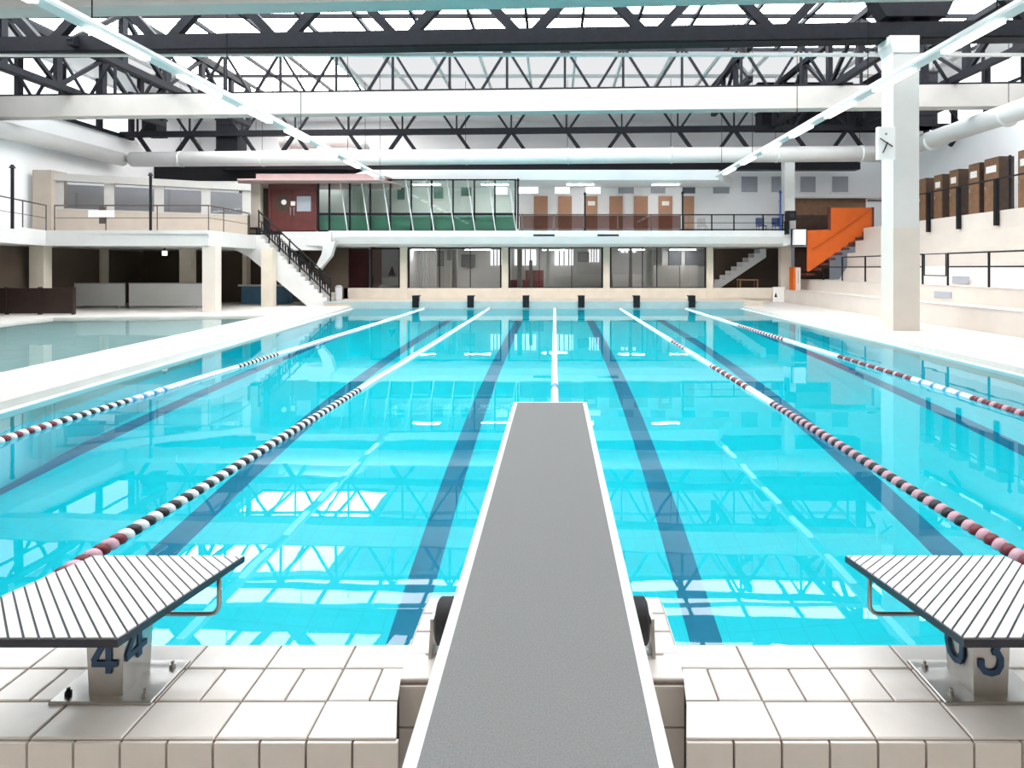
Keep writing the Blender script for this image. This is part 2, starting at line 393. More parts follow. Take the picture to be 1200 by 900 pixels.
def start_block(xa, xb, side, front_digit, side_digit, label):
    """side=+1: inner side is +x (left block), -1: inner side is -x (right block)"""
    cx = (xa+xb)/2
    t = thing('starting_block', label, 'starting block', (cx, 1.83, DZ), 'starting blocks on the tiled edge')
    y0, y1, za, zb = 1.51, 2.13, .944, .856
    L = xb-xa
    def zt(y): return za + (zb-za)*(y-y0)/(y1-y0)
    def lid(mb, poly, dz0, dz1):
        n = len(poly)
        A = sum(poly[i][0]*poly[(i+1)%n][1]-poly[(i+1)%n][0]*poly[i][1] for i in range(n))
        if A < 0: poly = poly[::-1]
        vs = [(x, y, zt(y)+dz0) for x, y in poly]+[(x, y, zt(y)+dz1) for x, y in poly]
        mb.add(vs, [tuple(range(n))[::-1], tuple(range(n, 2*n))]+[(i, (i+1)%n, n+(i+1)%n, n+i) for i in range(n)])
    mb = MB(); lid(mb, [(xa, y0), (xb, y0), (xb, y1), (xa, y1)], -.024, -.004)
    top = mb.build('platform', 'navy', t)
    mb = MB(); r = [(xa+.004, y0+.006), (xb-.004, y0+.006), (xb-.004, y1-.004), (xa+.004, y1-.004)]
    k = side; pitch = .0275; gap = .0058
    # strips with direction (k,-1)->normal (1,k)/sqrt2 : line x + k*y = c
    s2 = math.sqrt(2); vals = [(x + k*y)/s2 for x, y in r]; c = min(vals)-.01
    while c < max(vals):
        p = clip(clip(r, 1/s2, k/s2, c+pitch-gap), -1/s2, -k/s2, -c)
        if len(p) > 2: lid(mb, p, -.0045, 0)
        c += pitch
    mb.build('slatted_surface', 'plate', top)
    # post, slightly wider at the top
    px = cx + side*.0; fw = .062
    px = -1.33 if side > 0 else 1.292
    w0, w1 = .050, .059
    zt0 = zt(1.83)-.024
    vs = [(px-w0, 1.77, DZ+.012), (px+w0, 1.77, DZ+.012), (px+w0, 1.89, DZ+.012), (px-w0, 1.89, DZ+.012),
          (px-w1, 1.765, zt(1.765)-.022), (px+w1, 1.765, zt(1.765)-.022), (px+w1, 1.90, zt(1.9)-.022), (px-w1, 1.90, zt(1.9)-.022)]
    post = MB().add(vs, [(0,3,2,1),(4,5,6,7),(0,1,5,4),(1,2,6,5),(2,3,7,6),(3,0,4,7)]).build('post', 'inox', t)
    # digits
    H, Wd = .105, .072
    base = DZ+.082
    mb = MB()
    for ns, s in enumerate(DIG[front_digit]):
        mb.ribbon([(px-.037+Wd*u, base+H*v) for u, v in s], .0175, 1.7632-.0004*ns, .006)
    mb.build('number', 'digit', post)
    mb = MB(); xs = px+side*(w1-.001)
    for ns, s in enumerate(DIG[side_digit]):
        if side > 0: pts = [(1.775+.085*u, base+.008+H*v) for u, v in s]
        else: pts = [(1.885-.085*u, base-.008+H*v) for u, v in s]
        mb.ribbon(pts, .017, xs - .004 + side*.0004*ns*1.0, .005, 'yz')
    mb.build('number', 'digit', post)
    bp = MB().bbox(px-.15, px+.15, 1.745, 1.935, DZ+.003, DZ+.012, .003).build('base_plate', 'inox', t)
    for nb, (bx, by) in enumerate(((-.115, 1.775), (.115, 1.775), (-.115, 1.90), (.115, 1.90))):
        MB().tube([(px+bx, by, DZ+.012), (px+bx, by, DZ+.022)], .010, 6).tube([(px+bx, by, DZ+.022), (px+bx, by, DZ+.032)], .005, 8).build('bolt', 'black' if (nb == 0 and side > 0) else 'inox', bp)
    # backstroke grip: a U of tube below the far part of the platform
    yh = 2.03; zz = zt(yh)-.024; zl = .705; a, b = xa+.035, xb-.035; rr = .03
    pts = [(a, yh, zz), (a, yh, zl+rr)]
    pts += [(a+rr-rr*math.cos(q), yh, zl+rr-rr*math.sin(q)) for q in (.5, 1.07, 1.57)]
    pts += [(b-rr+rr*math.sin(q), yh, zl+rr-rr*math.cos(q)) for q in (0, .5, 1.07, 1.57)]
    pts += [(b, yh, zz)]
    MB().tube(pts, .0075, 10).build('hand_grip', 'inox', t, True)
    return t
start_block(-1.645, -1.105, 1, '4', '4', 'starting block numbered 4 with striped slanting platform beside the grey diving board')
start_block(1.035, 1.60, -1, '3', '0', 'starting block numbered 3 with striped slanting platform on the tiled edge')

# far starting blocks: six small black blocks at the far pool end
names = ['black starting block at the far pool end, outermost on the left', 'black starting block at the far end, second from the left end',
         'black starting block at the far end, just left of the centre rope', 'black starting block at the far end, just right of the centre rope',
         'black starting block at the far end, second from the right end', 'black starting block at the far pool end, outermost on the right']
for px, lb in zip((488, 552, 616.5, 681, 745.5, 810), names):
    x = PX(px, 27.6)
    t = thing('starting_block', lb, 'starting block', (x, 27.62, .335), 'black starting blocks at the far end')
    MB().box(x-.12, x+.12, 27.55, 27.75, .335, .56).build('pedestal', 'black', t)
    MB().box(x-.16, x+.16, 27.42, 27.8, .56, .61).build('platform', 'black', t)
    MB().box(x-.15, x+.15, 27.4, 27.465, .06, .56).build('front_pad', 'black', t)

# ------------------------------------------------------------------ lane ropes
def float_mesh(name, m, L=.074, r=.058):
    mb = MB()
    mb.tube([(0, -L/2, 0), (0, -L/2+.006, 0), (0, -.012, 0), (0, .012, 0), (0, L/2-.006, 0), (0, L/2, 0)],
            [r*.45, r*.8, r, r, r*.8, r*.45], 12)
    o = mb.build('f', m, smooth=True, origin=(0, 0, 0)); me = o.data; bpy.data.objects.remove(o)
    me.name = name; return me
FM = {c: float_mesh('float_'+c, 'f'+c) for c in ('white', 'black', 'pink', 'red', 'blue')}
def lane_rope(x, label, colour, n_ind, y_start=YN+.06):
    t = thing('lane_rope', label, 'lane rope', (x, y_start, 0), 'lane ropes across the pool')
    MB().tube([(x, y_start-.04, .035), (x, YF, .035)], .006, 6).build('cable', 'inox', t)
    pitch = .0755; y = y_start + .12; i = 0; inds = []
    rest = {}
    allf = []
    while y < YF-.15:
        allf.append((i, y, colour(i, y))); y += pitch; i += 1
    # the pieces that can be seen start beyond the near deck
    vis = [a for a in allf if a[1] > 2.95]
    first = [a for a in vis if a[1] > 3.6][:n_ind] if n_ind else []
    keep = set(a[0] for a in first)
    for i, y, c in first:
        o = bpy.data.objects.new('float', FM[c]); COL.objects.link(o); o.parent = t
        o.location = (0, y - y_start, .0 + .004*math.sin(y*2.1)); o.rotation_euler = (math.radians(14), 0, math.radians(24))
        if c != 'white': o['label'] = c + ' float'
    mb = MB(); order = ['fwhite', 'fblack', 'fpink', 'fred', 'fblue']
    for i, y, c in vis:
        if i in keep: continue
        mb.cur = order.index('f'+c)
        L, r = .072, .056
        z = .0 + .004*math.sin(y*2.1)
        mb.tube([(x, y-L/2, z), (x, y-.012, z), (x, y+.012, z), (x, y+L/2, z)], [r*.45, r, r, r*.45], 8)
    o = mb.build('float', order, t, True); o['kind'] = 'stuff'
    # tension end piece at the far wall
    MB().box(x-.05, x+.05, YF-.13, YF-.0, .0, .08).build('end_hook', 'inox', t)
    return t
def c_l1(i, y):
    if y < 4.15: return ('pink', 'red')[i % 2]
    if y < 9.2: return ('white', 'black')[i % 2]
    return 'white'
def c_r1(i, y):
    if y < 4.3: return ('pink', 'red')[i % 2]
    if y < 5.6: return ('pink', 'black')[i % 2]
    if y < 8.2: return ('pink', 'black')[i % 2]
    if 9.3 < y < 11.4: return 'red' if i % 4 else 'white'
    if 13.6 < y < 15.2: return 'red' if i % 4 else 'white'
    return 'white'
def c_0(i, y): return 'blue' if 9.2 < y < 9.5 else 'white'
def c_l2(i, y):
    if y < 8.4: return ('white', 'red' if y < 7.2 else 'black')[i % 2]
    if y < 9.2: return ('white', 'white', 'blue')[i % 3]
    if 11.2 < y < 13: return ('white', 'black')[i % 2]
    return 'white'
def c_r2(i, y):
    if y < 8.6: return ('red', 'pink', 'red')[i % 3]
    if y < 10.0: return 'white' if i % 4 else 'blue'
    if y < 12.6: return ('red', 'red', 'pink', 'black')[i % 4]
    if y < 15.5: return 'white'
    if y < 19.5: return 'red' if i % 3 else 'white'
    return 'white'
lane_rope(0, 'white lane rope running straight out beyond the diving board tip', c_0, 90)
lane_rope(-3, 'lane rope of white and black floats reaching behind the number 4 block', c_l1, 100)
lane_rope(3, 'lane rope of pink and black floats reaching behind the number 3 block', c_r1, 100)
lane_rope(-6, 'lane rope of white and dark floats nearest the white walkway', c_l2, 100)
lane_rope(6, 'lane rope with long red and white stretches nearest the right deck', c_r2, 100)

# ------------------------------------------------------------------ outer shell
X0, X1, YB, ZC = -21.4, 18.8, 36.0, 10.7
st(MB().box(X0-.3, X0, -5, YB, -1.2, ZC).build('wall_left', 'wall'))
st(MB().box(X1, X1+.3, -5, YB, -1.2, ZC).build('wall_right', 'wall'))
st(MB().box(X0-.3, X1+.3, YB, YB+.3, -1.2, ZC).build('wall_back', 'wall'))
st(MB().box(X0-.3, X1+.3, -5.3, -5, -1.2, ZC).build('wall_rear', 'beige'))
# ceiling with openings: strips around the skylight and the added glowing panels
mb = MB()
GLOW_PANES = [(-19, 17, 14.6, 24.4, 'sky'), (-16.6, -9.4, 24.6, 34.0, 'added_glare'), (-15, 13, .5, 9.5, 'added_near_fill'),
       (-19, -16.8, 24.6, 34.0, 'added_roofglow'), (-9.2, 17, 24.6, 34.0, 'added_roofglow')]
ys = sorted({-5, YB, *[s[2] for s in GLOW_PANES], *[s[3] for s in GLOW_PANES]})
for a, b in zip(ys, ys[1:]):
    holes = sorted([(s[0], s[1]) for s in GLOW_PANES if s[2] <= a and s[3] >= b]); x = X0
    for h0, h1 in holes: mb.box(x, h0, a, b, ZC, ZC+.25); x = h1
    mb.box(x, X1, a, b, ZC, ZC+.25)
st(mb.build('ceiling', 'ceiling'))
for n, (a, b, c, d, m) in enumerate(GLOW_PANES):
    w = MB().box(a, b, c, d, ZC+.2, ZC+.24).build('window_%d' % (n+1 if n < 3 else n+60), m); st(w)  # only the first is a skylight, the rest are added light panels
    mb = MB()
    nx = max(2, round((b-a)/2.0)); ny = 3 if d-c > 5 else 2
    for i in range(nx+1):
        x = a+(b-a)*i/nx; mb.box(x-.05, x+.05, c, d, ZC+.02, ZC+.16)
    for j in range(ny+1):
        y = c+(d-c)*j/ny; mb.box(a, b, y-.05, y+.05, ZC+.02, ZC+.16)
    mb.build('glazing_bars', 'steel' if n < 3 else 'white', w)
# ceiling ribs
for y in (24.5,):
    st(MB().box(X0, X1, y-.04, y+.04, ZC-.1, ZC).build('trim_4', 'wall'))
# clerestory windows on both side walls
for n, (xw, s) in enumerate(((X0, 1), (X1, -1))):
    w = st(MB().box(xw, xw+s*.05, 9, 30, 8.45, 10.55).build('window_%d' % (n+4), 'cler'))
    mb = MB()
    for i in range(11): mb.box(xw+s*.05, xw+s*.22, 9+2.1*i-.12, 9+2.1*i+.12, 8.3, 10.7)
    mb.box(xw+s*.05, xw+s*.2, 9, 30, 8.3, 8.45).box(xw+s*.05, xw+s*.2, 9, 30, 9.45, 9.53)
    mb.build('window_frame', 'steel', w)

# ------------------------------------------------------------------ roof trusses, beams
SK = math.radians(-2.4)
def beam_white(Y, z0, z1, label):
    b = MB().box(-22.5, 20.2, -.2, .2, z0, z1).box(-22.5, 20.2, -.26, .26, z0-.05, z0).build('beam', 'beam', origin=(0, 0, 0))
    b.location = (0, Y, 0); b.rotation_euler[2] = SK; st(b)
beam_white(13.2, 7.78, 8.55, '')
beam_white(22.0, 7.65, 8.40, '')
def warren(name, Y, z0, z1, nodes, chord, w, label, vert=False, xr=(-21.8, 19.6), topw=.22, hangers=False, chord_d=None):
    t = thing(name, label, 'roof truss', (0, Y, 0), 'dark steel roof trusses', SK)
    mb = MB().box(xr[0], xr[1], -(chord_d or w), (chord_d or w), z0, z0+chord); mb.build('bottom_chord', 'steel', t)
    if chord > .3:
        MB().box(xr[0], xr[1], -.24, .24, z0-.04, z0).box(xr[0], xr[1], -.24, .24, z0+chord, z0+chord+.03).build('flange', 'steel', t)
    MB().box(xr[0], xr[1], -w*.6, w*.6, z1, z1+topw).build('top_chord', 'steel', t)
    p = nodes[1]-nodes[0]
    for x in nodes:
        for s in (-1, 1):
            xe = x+s*p/2
            if xr[0] < xe < xr[1]:
                MB().bar((x+s*.12, 0, z0+chord*.6), (xe, 0, z1+.05), w, w*.8, (0, 1, 0)).build('diagonal', 'steel', t)
        if vert == 1: MB().bar((x, 0.0, z0), (x, 0.0, z1), w*.7, w*.7, (0, 1, 0)).build('vertical', 'steel', t)
        if vert == 2 and x+p/2 < xr[1]: MB().bar((x+p/2, 0.0, z0), (x+p/2, 0.0, z1), w, w*.7, (0, 1, 0)).build('vertical', 'steel', t)
    return t
n1 = [10.1-3.65*i for i in range(9)][::-1] + [13.75, 17.4]
warren('roof_truss', 17.5, 8.38, 10.4, n1, .42, .26, 'heavy dark roof truss with deep bottom beam resting on the white column')
st(MB().box(-21.4, 18.8, 18.0, 18.12, 8.28, 8.36).build('trim_7', 'white'))
# gusset over the column
g1 = tag(MB().prism([(9.3, 8.95), (11.0, 8.95), (11.3, 9.6), (10.7, 10.55), (9.5, 10.55), (8.9, 9.6)], 16.75, 17.25, 'y').build('gusset_plate', 'steel'),
    'black steel gusset plate on the truss directly above the white column', 'gusset plate')
p2 = 68*22/700
t2 = warren('roof_truss', 22.0, 8.42, 9.95, [PX(560, 22)+p2*i for i in range(-8, 9)], .08, .09, 'slender dark roof truss standing on the middle cream beam', 2)
p3 = 64.7*28.5/700
t3 = warren('roof_truss', 28.5, 8.30, 10.2, [PX(469.5, 28.5)+p3*i for i in range(-5, 11)],   .27, .10, 'dark roof truss with knee braces above the far white duct', True)
for i in range(-5, 11):
    x = PX(469.5, 28.5)+p3*i
    for s in ((1,) if i % 2 else (-1, 1)):
        MB().bar((x+s*.05, 0, 8.35), (x+s*.62, 0, 7.55), .16, .14, (0, 1, 0)).build('knee_brace', 'steel', t3)

# longitudinal trusses along the hall
def long_truss(X, z0, z1, ya, yb, step, label, xo=0):
    t = thing('side_truss', label, 'roof truss', (X, ya, z0), 'dark steel trusses along the hall')
    MB().box(X-.11, X+.11, ya, yb, z0, z0+.22).build('bottom_chord', 'steel', t)
    MB().box(X-.11, X+.11, ya, yb, z1-.2, z1).build('top_chord', 'steel', t)
    y = ya; up = True
    while y < yb-.1:
        y2 = min(y+step, yb)
        MB().bar((X, y, z0+.1 if up else z1-.1), (X, y2, z1-.1 if up else z0+.1), .13, .13).build('diagonal', 'steel', t)
        MB().box(X-.08, X+.08, y2-.12, y2+.12, z0+.1, z1-.1).build('vertical', 'steel', t)
        up = not up; y = y2
    return t
long_truss(10.25, 8.47, 10.4, 17.9, 27.9, 2.2, 'dark lengthwise roof truss starting above the white column')
long_truss(7.4, 8.95, 10.4, 22.6, 27.9, 1.8, 'short dark lengthwise truss left of the white column top')
long_truss(14.2, 8.47, 10.4, 16, 27.9, 2.3, 'dark lengthwise truss under the roof beyond the white column')
long_truss(-14.3, 8.47, 10.4, 17.6, 27.9, 2.2, 'dark lengthwise roof truss high on the left side')
long_truss(-18.3, 8.47, 10.4, 17.6, 27.9, 2.2, 'dark lengthwise roof truss nearest the left wall')
# dark steel roof posts / air handling boxes
def dbox(px0, px1, py0, py1, Y, d, nm, label, cat, m='steel'):
    t = thing(nm, label, cat, ((PX(px0, Y)+PX(px1, Y))/2, Y+d/2, PZ(py1, Y)))
    a, b, c, e = PX(px0, Y), PX(px1, Y), PZ(py1, Y), PZ(py0, Y)
    MB().box(a, b, Y, Y+d, c, e).build('casing', m, t)
    MB().box(a-.04, b+.04, Y-.04, Y+d+.04, c, c+.08).build('bottom_flange', m, t)
    MB().box(a-.04, b+.04, Y-.04, Y+d+.04, e-.08, e).build('top_flange', m, t)
    mb = MB()
    for i in range(1, 5): mb.box(a+.08, b-.08, Y-.02, Y, c+(e-c)*i/5, c+(e-c)*i/5+.04)
    mb.build('louvre', m, t)
dbox(253, 278, 139, 177, 29.3, .9, 'ventilation_box', 'dark upright ventilation box above the far duct on the left', 'ventilation box')
dbox(166, 183, 136, 158, 29.6, .8, 'ventilation_box', 'small dark ventilation box between the left roof trusses', 'ventilation box')
dbox(1070, 1099, 83, 148, 24.2, .8, 'ventilation_box', 'tall black ventilation box just behind the white column', 'ventilation box', 'black')
dbox(893, 1040, 128, 150, 30.0, 1.0, 'ventilation_box', 'long dark ventilation box under the far roof near the clock', 'ventilation box')
dbox(888, 1000, 88, 104, 29.0, .6, 'ventilation_box', 'low dark ventilation box above the cream beam near the column', 'ventilation box')

# round white ducts
TY, TZ, TR = 28.0, 7.12, .36
def duct(pts, r, label, collars, name='air_duct'):
    t = thing(name, label, 'air duct', pts[0])
    MB().tube(pts, r, 24).build('pipe', 'duct', t, True)
    for a, b in collars:
        MB().tube([(a[0], a[1], a[2]+r), (a[0], a[1], ZC)], .012, 6).build('hanger', 'steel', t)
        MB().tube([a, b], r*1.06, 24).build('collar', 'duct', t, True)
    return t
a, b = PX(140, TY), PX(1040, TY)
def skY(x, Y): return Y - .042*x
duct([(a, skY(a, TY), TZ), (b, skY(b, TY), TZ)], TR, 'long round white air duct crossing the far end under the roof',
     [((x, skY(x, TY), TZ), (x+.08, skY(x+.08, TY), TZ)) for x in (-18, -14, -9, -4.2, .6, 5.4, 10.2, 14)])
duct([(-21.0, 2, TZ), (a-.5, skY(a, TY), TZ)], TR*.9, 'round white air duct along the left wall', [((-20.95, y, TZ), (-20.94, y+.08, TZ)) for y in (8, 14, 20)])
XR_D = 15.2
duct([(XR_D, 2, TZ-.15), (XR_D, skY(b, TY)-.42, TZ-.05)], TR*.95, 'round white air duct above the brown lockers on the right side', [((XR_D, y, TZ-.15), (XR_D, y+.08, TZ-.15)) for y in (8, 12, 16, 20, 24)])
# small branch pipe at upper left and larger rounded duct end
Yp = 29.6
def P3(px, py, Y): return (PX(px, Y), Y, PZ(py, Y))
duct([P3(282, 158, Yp), P3(325, 158, Yp), P3(334, 160, Yp), P3(337, 166, Yp), P3(337, 181, Yp)], .11, 'slim white ventilation pipe bending down above the long duct', [(P3(300, 158, Yp), P3(302, 158, Yp))], 'vent_pipe')
duct([P3(330, 167, 30.4), P3(410, 165, 30.4), P3(424, 169, 30.4), P3(428, 182, 30.4)], .34, 'short wide white duct elbow above the far end duct', [(P3(350, 166.6, 30.4), P3(353, 166.5, 30.4))])

# linear lamps
def strip_light(X, z, y0, y1, label):
    t = thing('light_strip', label, 'light', (X, y0, z), 'linear lamps over the pool')
    MB().prism([(X-.12, z+.16), (X+.12, z+.16), (X+.06, z+.26), (X-.06, z+.26)], y0, y1, 'y').box(X-.13, X+.13, y0, y1, z+.10, z+.158).build('housing', 'duct', t)
    y = y0+.1; n = 0
    while y+1.5 < y1:
        f = MB().box(X-.08, X+.08, y, y+1.45, z+.04, z+.10).build('lamp', 'tube', t); y += 2.5; n += 1
    y = y0+1
    while y < y1:
        MB().tube([(X, y, z+.3), (X, y, ZC)], .012, 6).build('hanger', 'steel', t); y += 4.2
    return t
strip_light(-7.9, 5.85, 5, 27.4, 'long white ceiling lamp strip hanging over the left lanes')
strip_light(7.55, 5.98, 5, 27.6, 'long white ceiling lamp strip hanging over the right lanes')

# ------------------------------------------------------------------ big column with clock
cy, cxx = 16.7, 9.83
hw = .36
st(MB().box(cxx-hw, cxx+hw, cy, cy+.6, .12, 8.0).prism([(cxx-hw, 7.9), (cxx+hw, 7.9), (cxx+hw, 8.38), (cxx-hw-.1, 8.38), (cxx-hw-.1, 8.15)], cy-.02, cy+.62, 'y').build('column', 'white'))
st(MB().box(cxx-hw-.012, cxx+hw+.012, cy-.012, cy+.612, .12, 3.0).build('column_casing', 'tribune'))
t = thing('wall_clock', 'square white clock with black hands on the side of the tall column', 'clock', (PX(1037, 16.6), 16.62, PZ(188, 16.6)))
ca, cb, c0, c1 = PX(1028, 16.6), PX(1048, 16.6), PZ(187, 16.6), PZ(149, 16.6)
MB().box(ca, cb, 16.55, 16.68, c0, c1).build('face', 'boardwhite', t)
mid = Vector(((ca+cb)/2, 16.54, (c0+c1)/2))
MB().bar(mid+Vector((-.19, 0, .13)), mid+Vector((.16, 0, -.1)), .02, .03, (0, 1, 0)).build('minute_hand', 'black', t)
MB().bar(mid+Vector((.02, 0, .02)), mid+Vector((-.11, 0, -.27)), .02, .045, (0, 1, 0)).build('hour_hand', 'black', t)
MB().tube([mid+Vector((-.02, 0, .25)), mid+Vector((-.02, .02, .25))], .035, 12).build('mark', 'curtain', t)

# ------------------------------------------------------------------ far facade : lower level
YA = 31.0
for px0, px1 in ((469, 477), (588, 595.5), (707, 714.5), (828, 835.5), (915, 927)):
    st(MB().box(PX(px0, 30.9), PX(px1, 30.9), 30.85, 31.25, .31, 3.0).build('column', 'cream'))
def window(n, px0, px1, py0, py1, Y, panes, mframe='black', glass='glass', fr=.07):
    a, b, z0, z1 = PX(px0, Y), PX(px1, Y), PZ(py1, Y), PZ(py0, Y)
    mb = MB().box(a, b, Y, Y+.1, z0, z0+fr).box(a, b, Y, Y+.1, z1-fr, z1).box(a, a+fr, Y, Y+.1, z0+fr, z1-fr).box(b-fr, b, Y, Y+.1, z0+fr, z1-fr)
    w = st(mb.build('window_%d' % n, mframe))
    edges = [a+fr] + [PX(p, Y) for p in panes] + [b-fr]
    for i in range(len(edges)-1):
        MB().box(edges[i]+(.02 if i else 0), edges[i+1]-(.02 if i < len(edges)-2 else 0), Y+.045, Y+.055, z0+fr, z1-fr).build('pane', glass, w)
    for e in edges[1:-1]: MB().box(e-.02, e+.02, Y+.02, Y+.08, z0+fr, z1-fr).build('mullion', mframe, w)
    return w
window(6, 434, 469, 290.5, 338, YA, [])
window(7, 478, 587.5, 290, 338.5, YA, [515, 551])
window(8, 596, 706.5, 289, 338, YA, [632, 670])
window(9, 715, 827.5, 289, 338, YA, [753, 770])
# rooms behind
st(MB().box(-12.5, 13.2, 35.2, 35.3, .31, 3.0).build('wall_lobby', 'greyroom'))
st(MB().box(-12.6, 13.2, 31.0, 36, 2.98, 3.05).build('ceiling_lobby', 'greyroom'))
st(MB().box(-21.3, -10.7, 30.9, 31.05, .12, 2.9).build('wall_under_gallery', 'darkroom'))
st(MB().box(PX(372, 33), PX(432, 33), 33.0, 33.1, .31, 3.0).box(PX(434, 31.3), PX(434, 31.3)+.1, 31.3, 33, .31, 3.0).build('wall_entrance', 'maroon'))
st(MB().box(PX(475, 32), PX(475, 32)+.12, 31.3, 35.2, .31, 2.98).box(PX(592, 32), PX(592, 32)+.12, 31.3, 35.2, .31, 2.98).box(PX(711, 32), PX(711, 32)+.12, 31.3, 35.2, .31, 2.98).build('wall_partition', 'greyroom'))
for n, (p0, p1, q0, q1) in enumerate(((575, 590, 293, 311), (603, 628, 292, 311), (650, 672, 291, 311), (690, 702, 291, 307), (728, 745, 292, 296))):
    Y = 35.1
    w = st(MB().box(PX(p0, Y), PX(p1, Y), Y, Y+.06, PZ(q1, Y), PZ(q0, Y)).build('window_%d' % (10+n), 'dayroom'))
    mb = MB()
    for i in range(1, 4):
        x = PX(p0+(p1-p0)*i/4, Y); mb.box(x-.03, x+.03, Y-.04, Y, PZ(q1, Y), PZ(q0, Y))
    mb.build('window_bars', 'steel', w)
def simple(nm, cat, label, px0, px1, py0, py1, Y, d, m, extra=None):
    a, b, z0, z1 = PX(px0, Y), PX(px1, Y), PZ(py1, Y), PZ(py0, Y)
    return a, b, z0, z1
# furniture in the rooms behind the glass
def cabinet(label, px0, px1, py0, py1, Y, m, group=None):
    a, b, z0, z1 = PX(px0, Y), PX(px1, Y), .31, PZ(py0, Y)
    t = thing('cabinet', label, 'cabinet', ((a+b)/2, Y, z0), group)
    MB().box(a, b, Y+.03, Y+.55, z0, z1).build('body', m, t)
    n = 2
    for i in range(n):
        x0 = a+(b-a)*i/n; x1 = a+(b-a)*(i+1)/n
        d = MB().box(x0+.01, x1-.01, Y, Y+.03, z0+.03, z1-.02).build('door', m, t)
        MB().box(x1-.07, x1-.05, Y-.02, Y, (z0+z1)/2, (z0+z1)/2+.12).build('handle', 'inox', d)
cabinet('low white cabinet behind the middle window of the far wall', 652, 705, 322, 345, 33.6, 'white')
cabinet('grey cabinet behind the window right of the middle one', 718, 755, 322, 345, 33.4, 'greyroom')
cabinet('tall white cabinet behind the right end of the far windows', 797, 818, 311, 345, 33.2, 'white')
cabinet('low white cabinet with dark front gap at the far right window', 768, 796, 311, 345, 33.2, 'white')
def curtain(label, px0, px1, Y, m='curtain', z0=.5, z1=2.9):
    a, b = PX(px0, Y), PX(px1, Y); n = 24; vs = []; fs = []
    for i in range(n+1):
        x = a+(b-a)*i/n; y = Y+.05*math.sin(i*1.9)
        vs += [(x, y, z0), (x, y, z1), (x, y+.015, z1), (x, y+.015, z0)]
    for i in range(n):
        for k in range(4): fs.append((i*4+k, i*4+(k+1) % 4, i*4+4+(k+1) % 4, i*4+4+k))
    fs += [(0, 3, 2, 1), (n*4, n*4+1, n*4+2, n*4+3)]
    tag(MB().add(vs, fs).build('curtain', m), label, 'curtain')
curtain('grey curtain hanging in the left wide far window', 524, 536, 33.2)
curtain('pale grey curtain at the left edge of the left wide far window', 490, 512, 34.4, 'greyroom')
curtain('white narrow curtain behind the middle far window', 606, 612, 32.6, 'white')
curtain('white narrow curtain next to the red wall piece', 620, 624, 32.4, 'white', .6, 2.3)
curtain('white narrow curtain in the window right of centre', 737, 741, 32.4, 'white')
curtain('pale long curtain in the window right of centre', 757, 765, 32.6, 'white', .9, 2.9)
st(MB().box(PX(616, 34), PX(637, 34), 34, 34.1, .31, 1.75).box(PX(598, 33.8), PX(616, 33.8), 33.9, 34, .31, 1.2).build('wall_partition', mat('red_partition', (.22, .03, .04), .6, noise=.1)))
for p0, p1, q0, q1, Y, m, lb in ((503, 519, 295, 311, 34.9, 'curtain', 'dark grey board on the lobby wall behind the left wide window'),
        (541, 556, 299, 312, 34.9, 'shadedark', 'dark board on the lobby wall behind the middle of the left wide window'),
        (678, 690, 296, 306, 34.9, 'curtain', 'grey board on the lobby wall beside the barred window'),
        (784, 798, 293, 311, 33.7, 'shadedark', 'dark board on the wall above the low white cabinet'),
        (804, 826, 293, 311, 33.7, 'shadedark', 'dark board above the tall white cabinet at the right')):
    t = thing('notice_board', lb, 'board', (PX((p0+p1)/2, Y), Y, PZ(q1, Y)), 'boards in the lobby')
    MB().box(PX(p0, Y), PX(p1, Y), Y, Y+.04, PZ(q1, Y), PZ(q0, Y)).build('panel', m, t)
    MB().box(PX(p0, Y)-.03, PX(p1, Y)+.03, Y+.04, Y+.06, PZ(q1, Y)-.03, PZ(q0, Y)+.03).build('frame', 'black', t)
st(MB().box(PX(776, 33.8), PX(831, 33.8), 33.8, 33.9, .31, 2.98).build('wall_partition', 'greyroom'))
for px, w_ in ((521, 4), (525.5, 3), (640, 4), (672, 4)):
    st(MB().box(PX(px, 32.6), PX(px+w_, 32.6), 32.6, 32.8, .31, 2.98 if px > 600 else 2.3).build('column', 'white'))
t = thing('armchair', 'white rounded armchair behind the leftmost glass of the far wall', 'armchair', (PX(455, 32.5), 32.5, .31))
x = PX(455, 32.5)
MB().bbox(x-.45, x+.45, 32.2, 33.0, .45, .95, .08).build('seat', 'white', t)
MB().bbox(x-.45, x+.45, 32.85, 33.1, .6, 1.45, .1).build('backrest', 'white', t)
for dx in (-.4, .4):
    MB().box(x+dx-.03, x+dx+.03, 32.3, 32.36, .31, .45).build('leg', 'black', t)
MB().tube([(x+.1, 32.9, 1.45), (x+.1, 32.9, 1.75), (x+.1, 32.9, 1.95)], [.22, .1, .03], 12).build('cushion', 'black', t)

# interior stair at right behind the openings
def stair(label, x0, z0, x1, z1, ya, yb, n, thick, m='white', tread=None, nm='staircase'):
    t = thing(nm, label, 'staircase', (x0, ya, z0))
    poly = [(x0, z0)]
    dx, dz = (x1-x0)/n, (z1-z0)/n
    for i in range(n):
        poly += [(x0+dx*i, z0+dz*(i+1)), (x0+dx*(i+1), z0+dz*(i+1))]
    L = math.hypot(x1-x0, z1-z0)
    low = [(x1, z1-thick), (x0+dx*.9, z0)]
    if tread is None:
        MB().prism(poly+low, ya, yb, 'y').build('flight', m, t)
    return t, dx, dz
stair('white staircase seen through the opening left of the orange stair', PX(821, 32), .31, PX(897, 32), 2.9, 31.9, 32.9, 11, .45, 'greyroom')
st(MB().box(PX(838, 33.6), PX(917, 33.6), 33.6, 33.7, .31, 3).build('wall_partition', 'darkroom'))
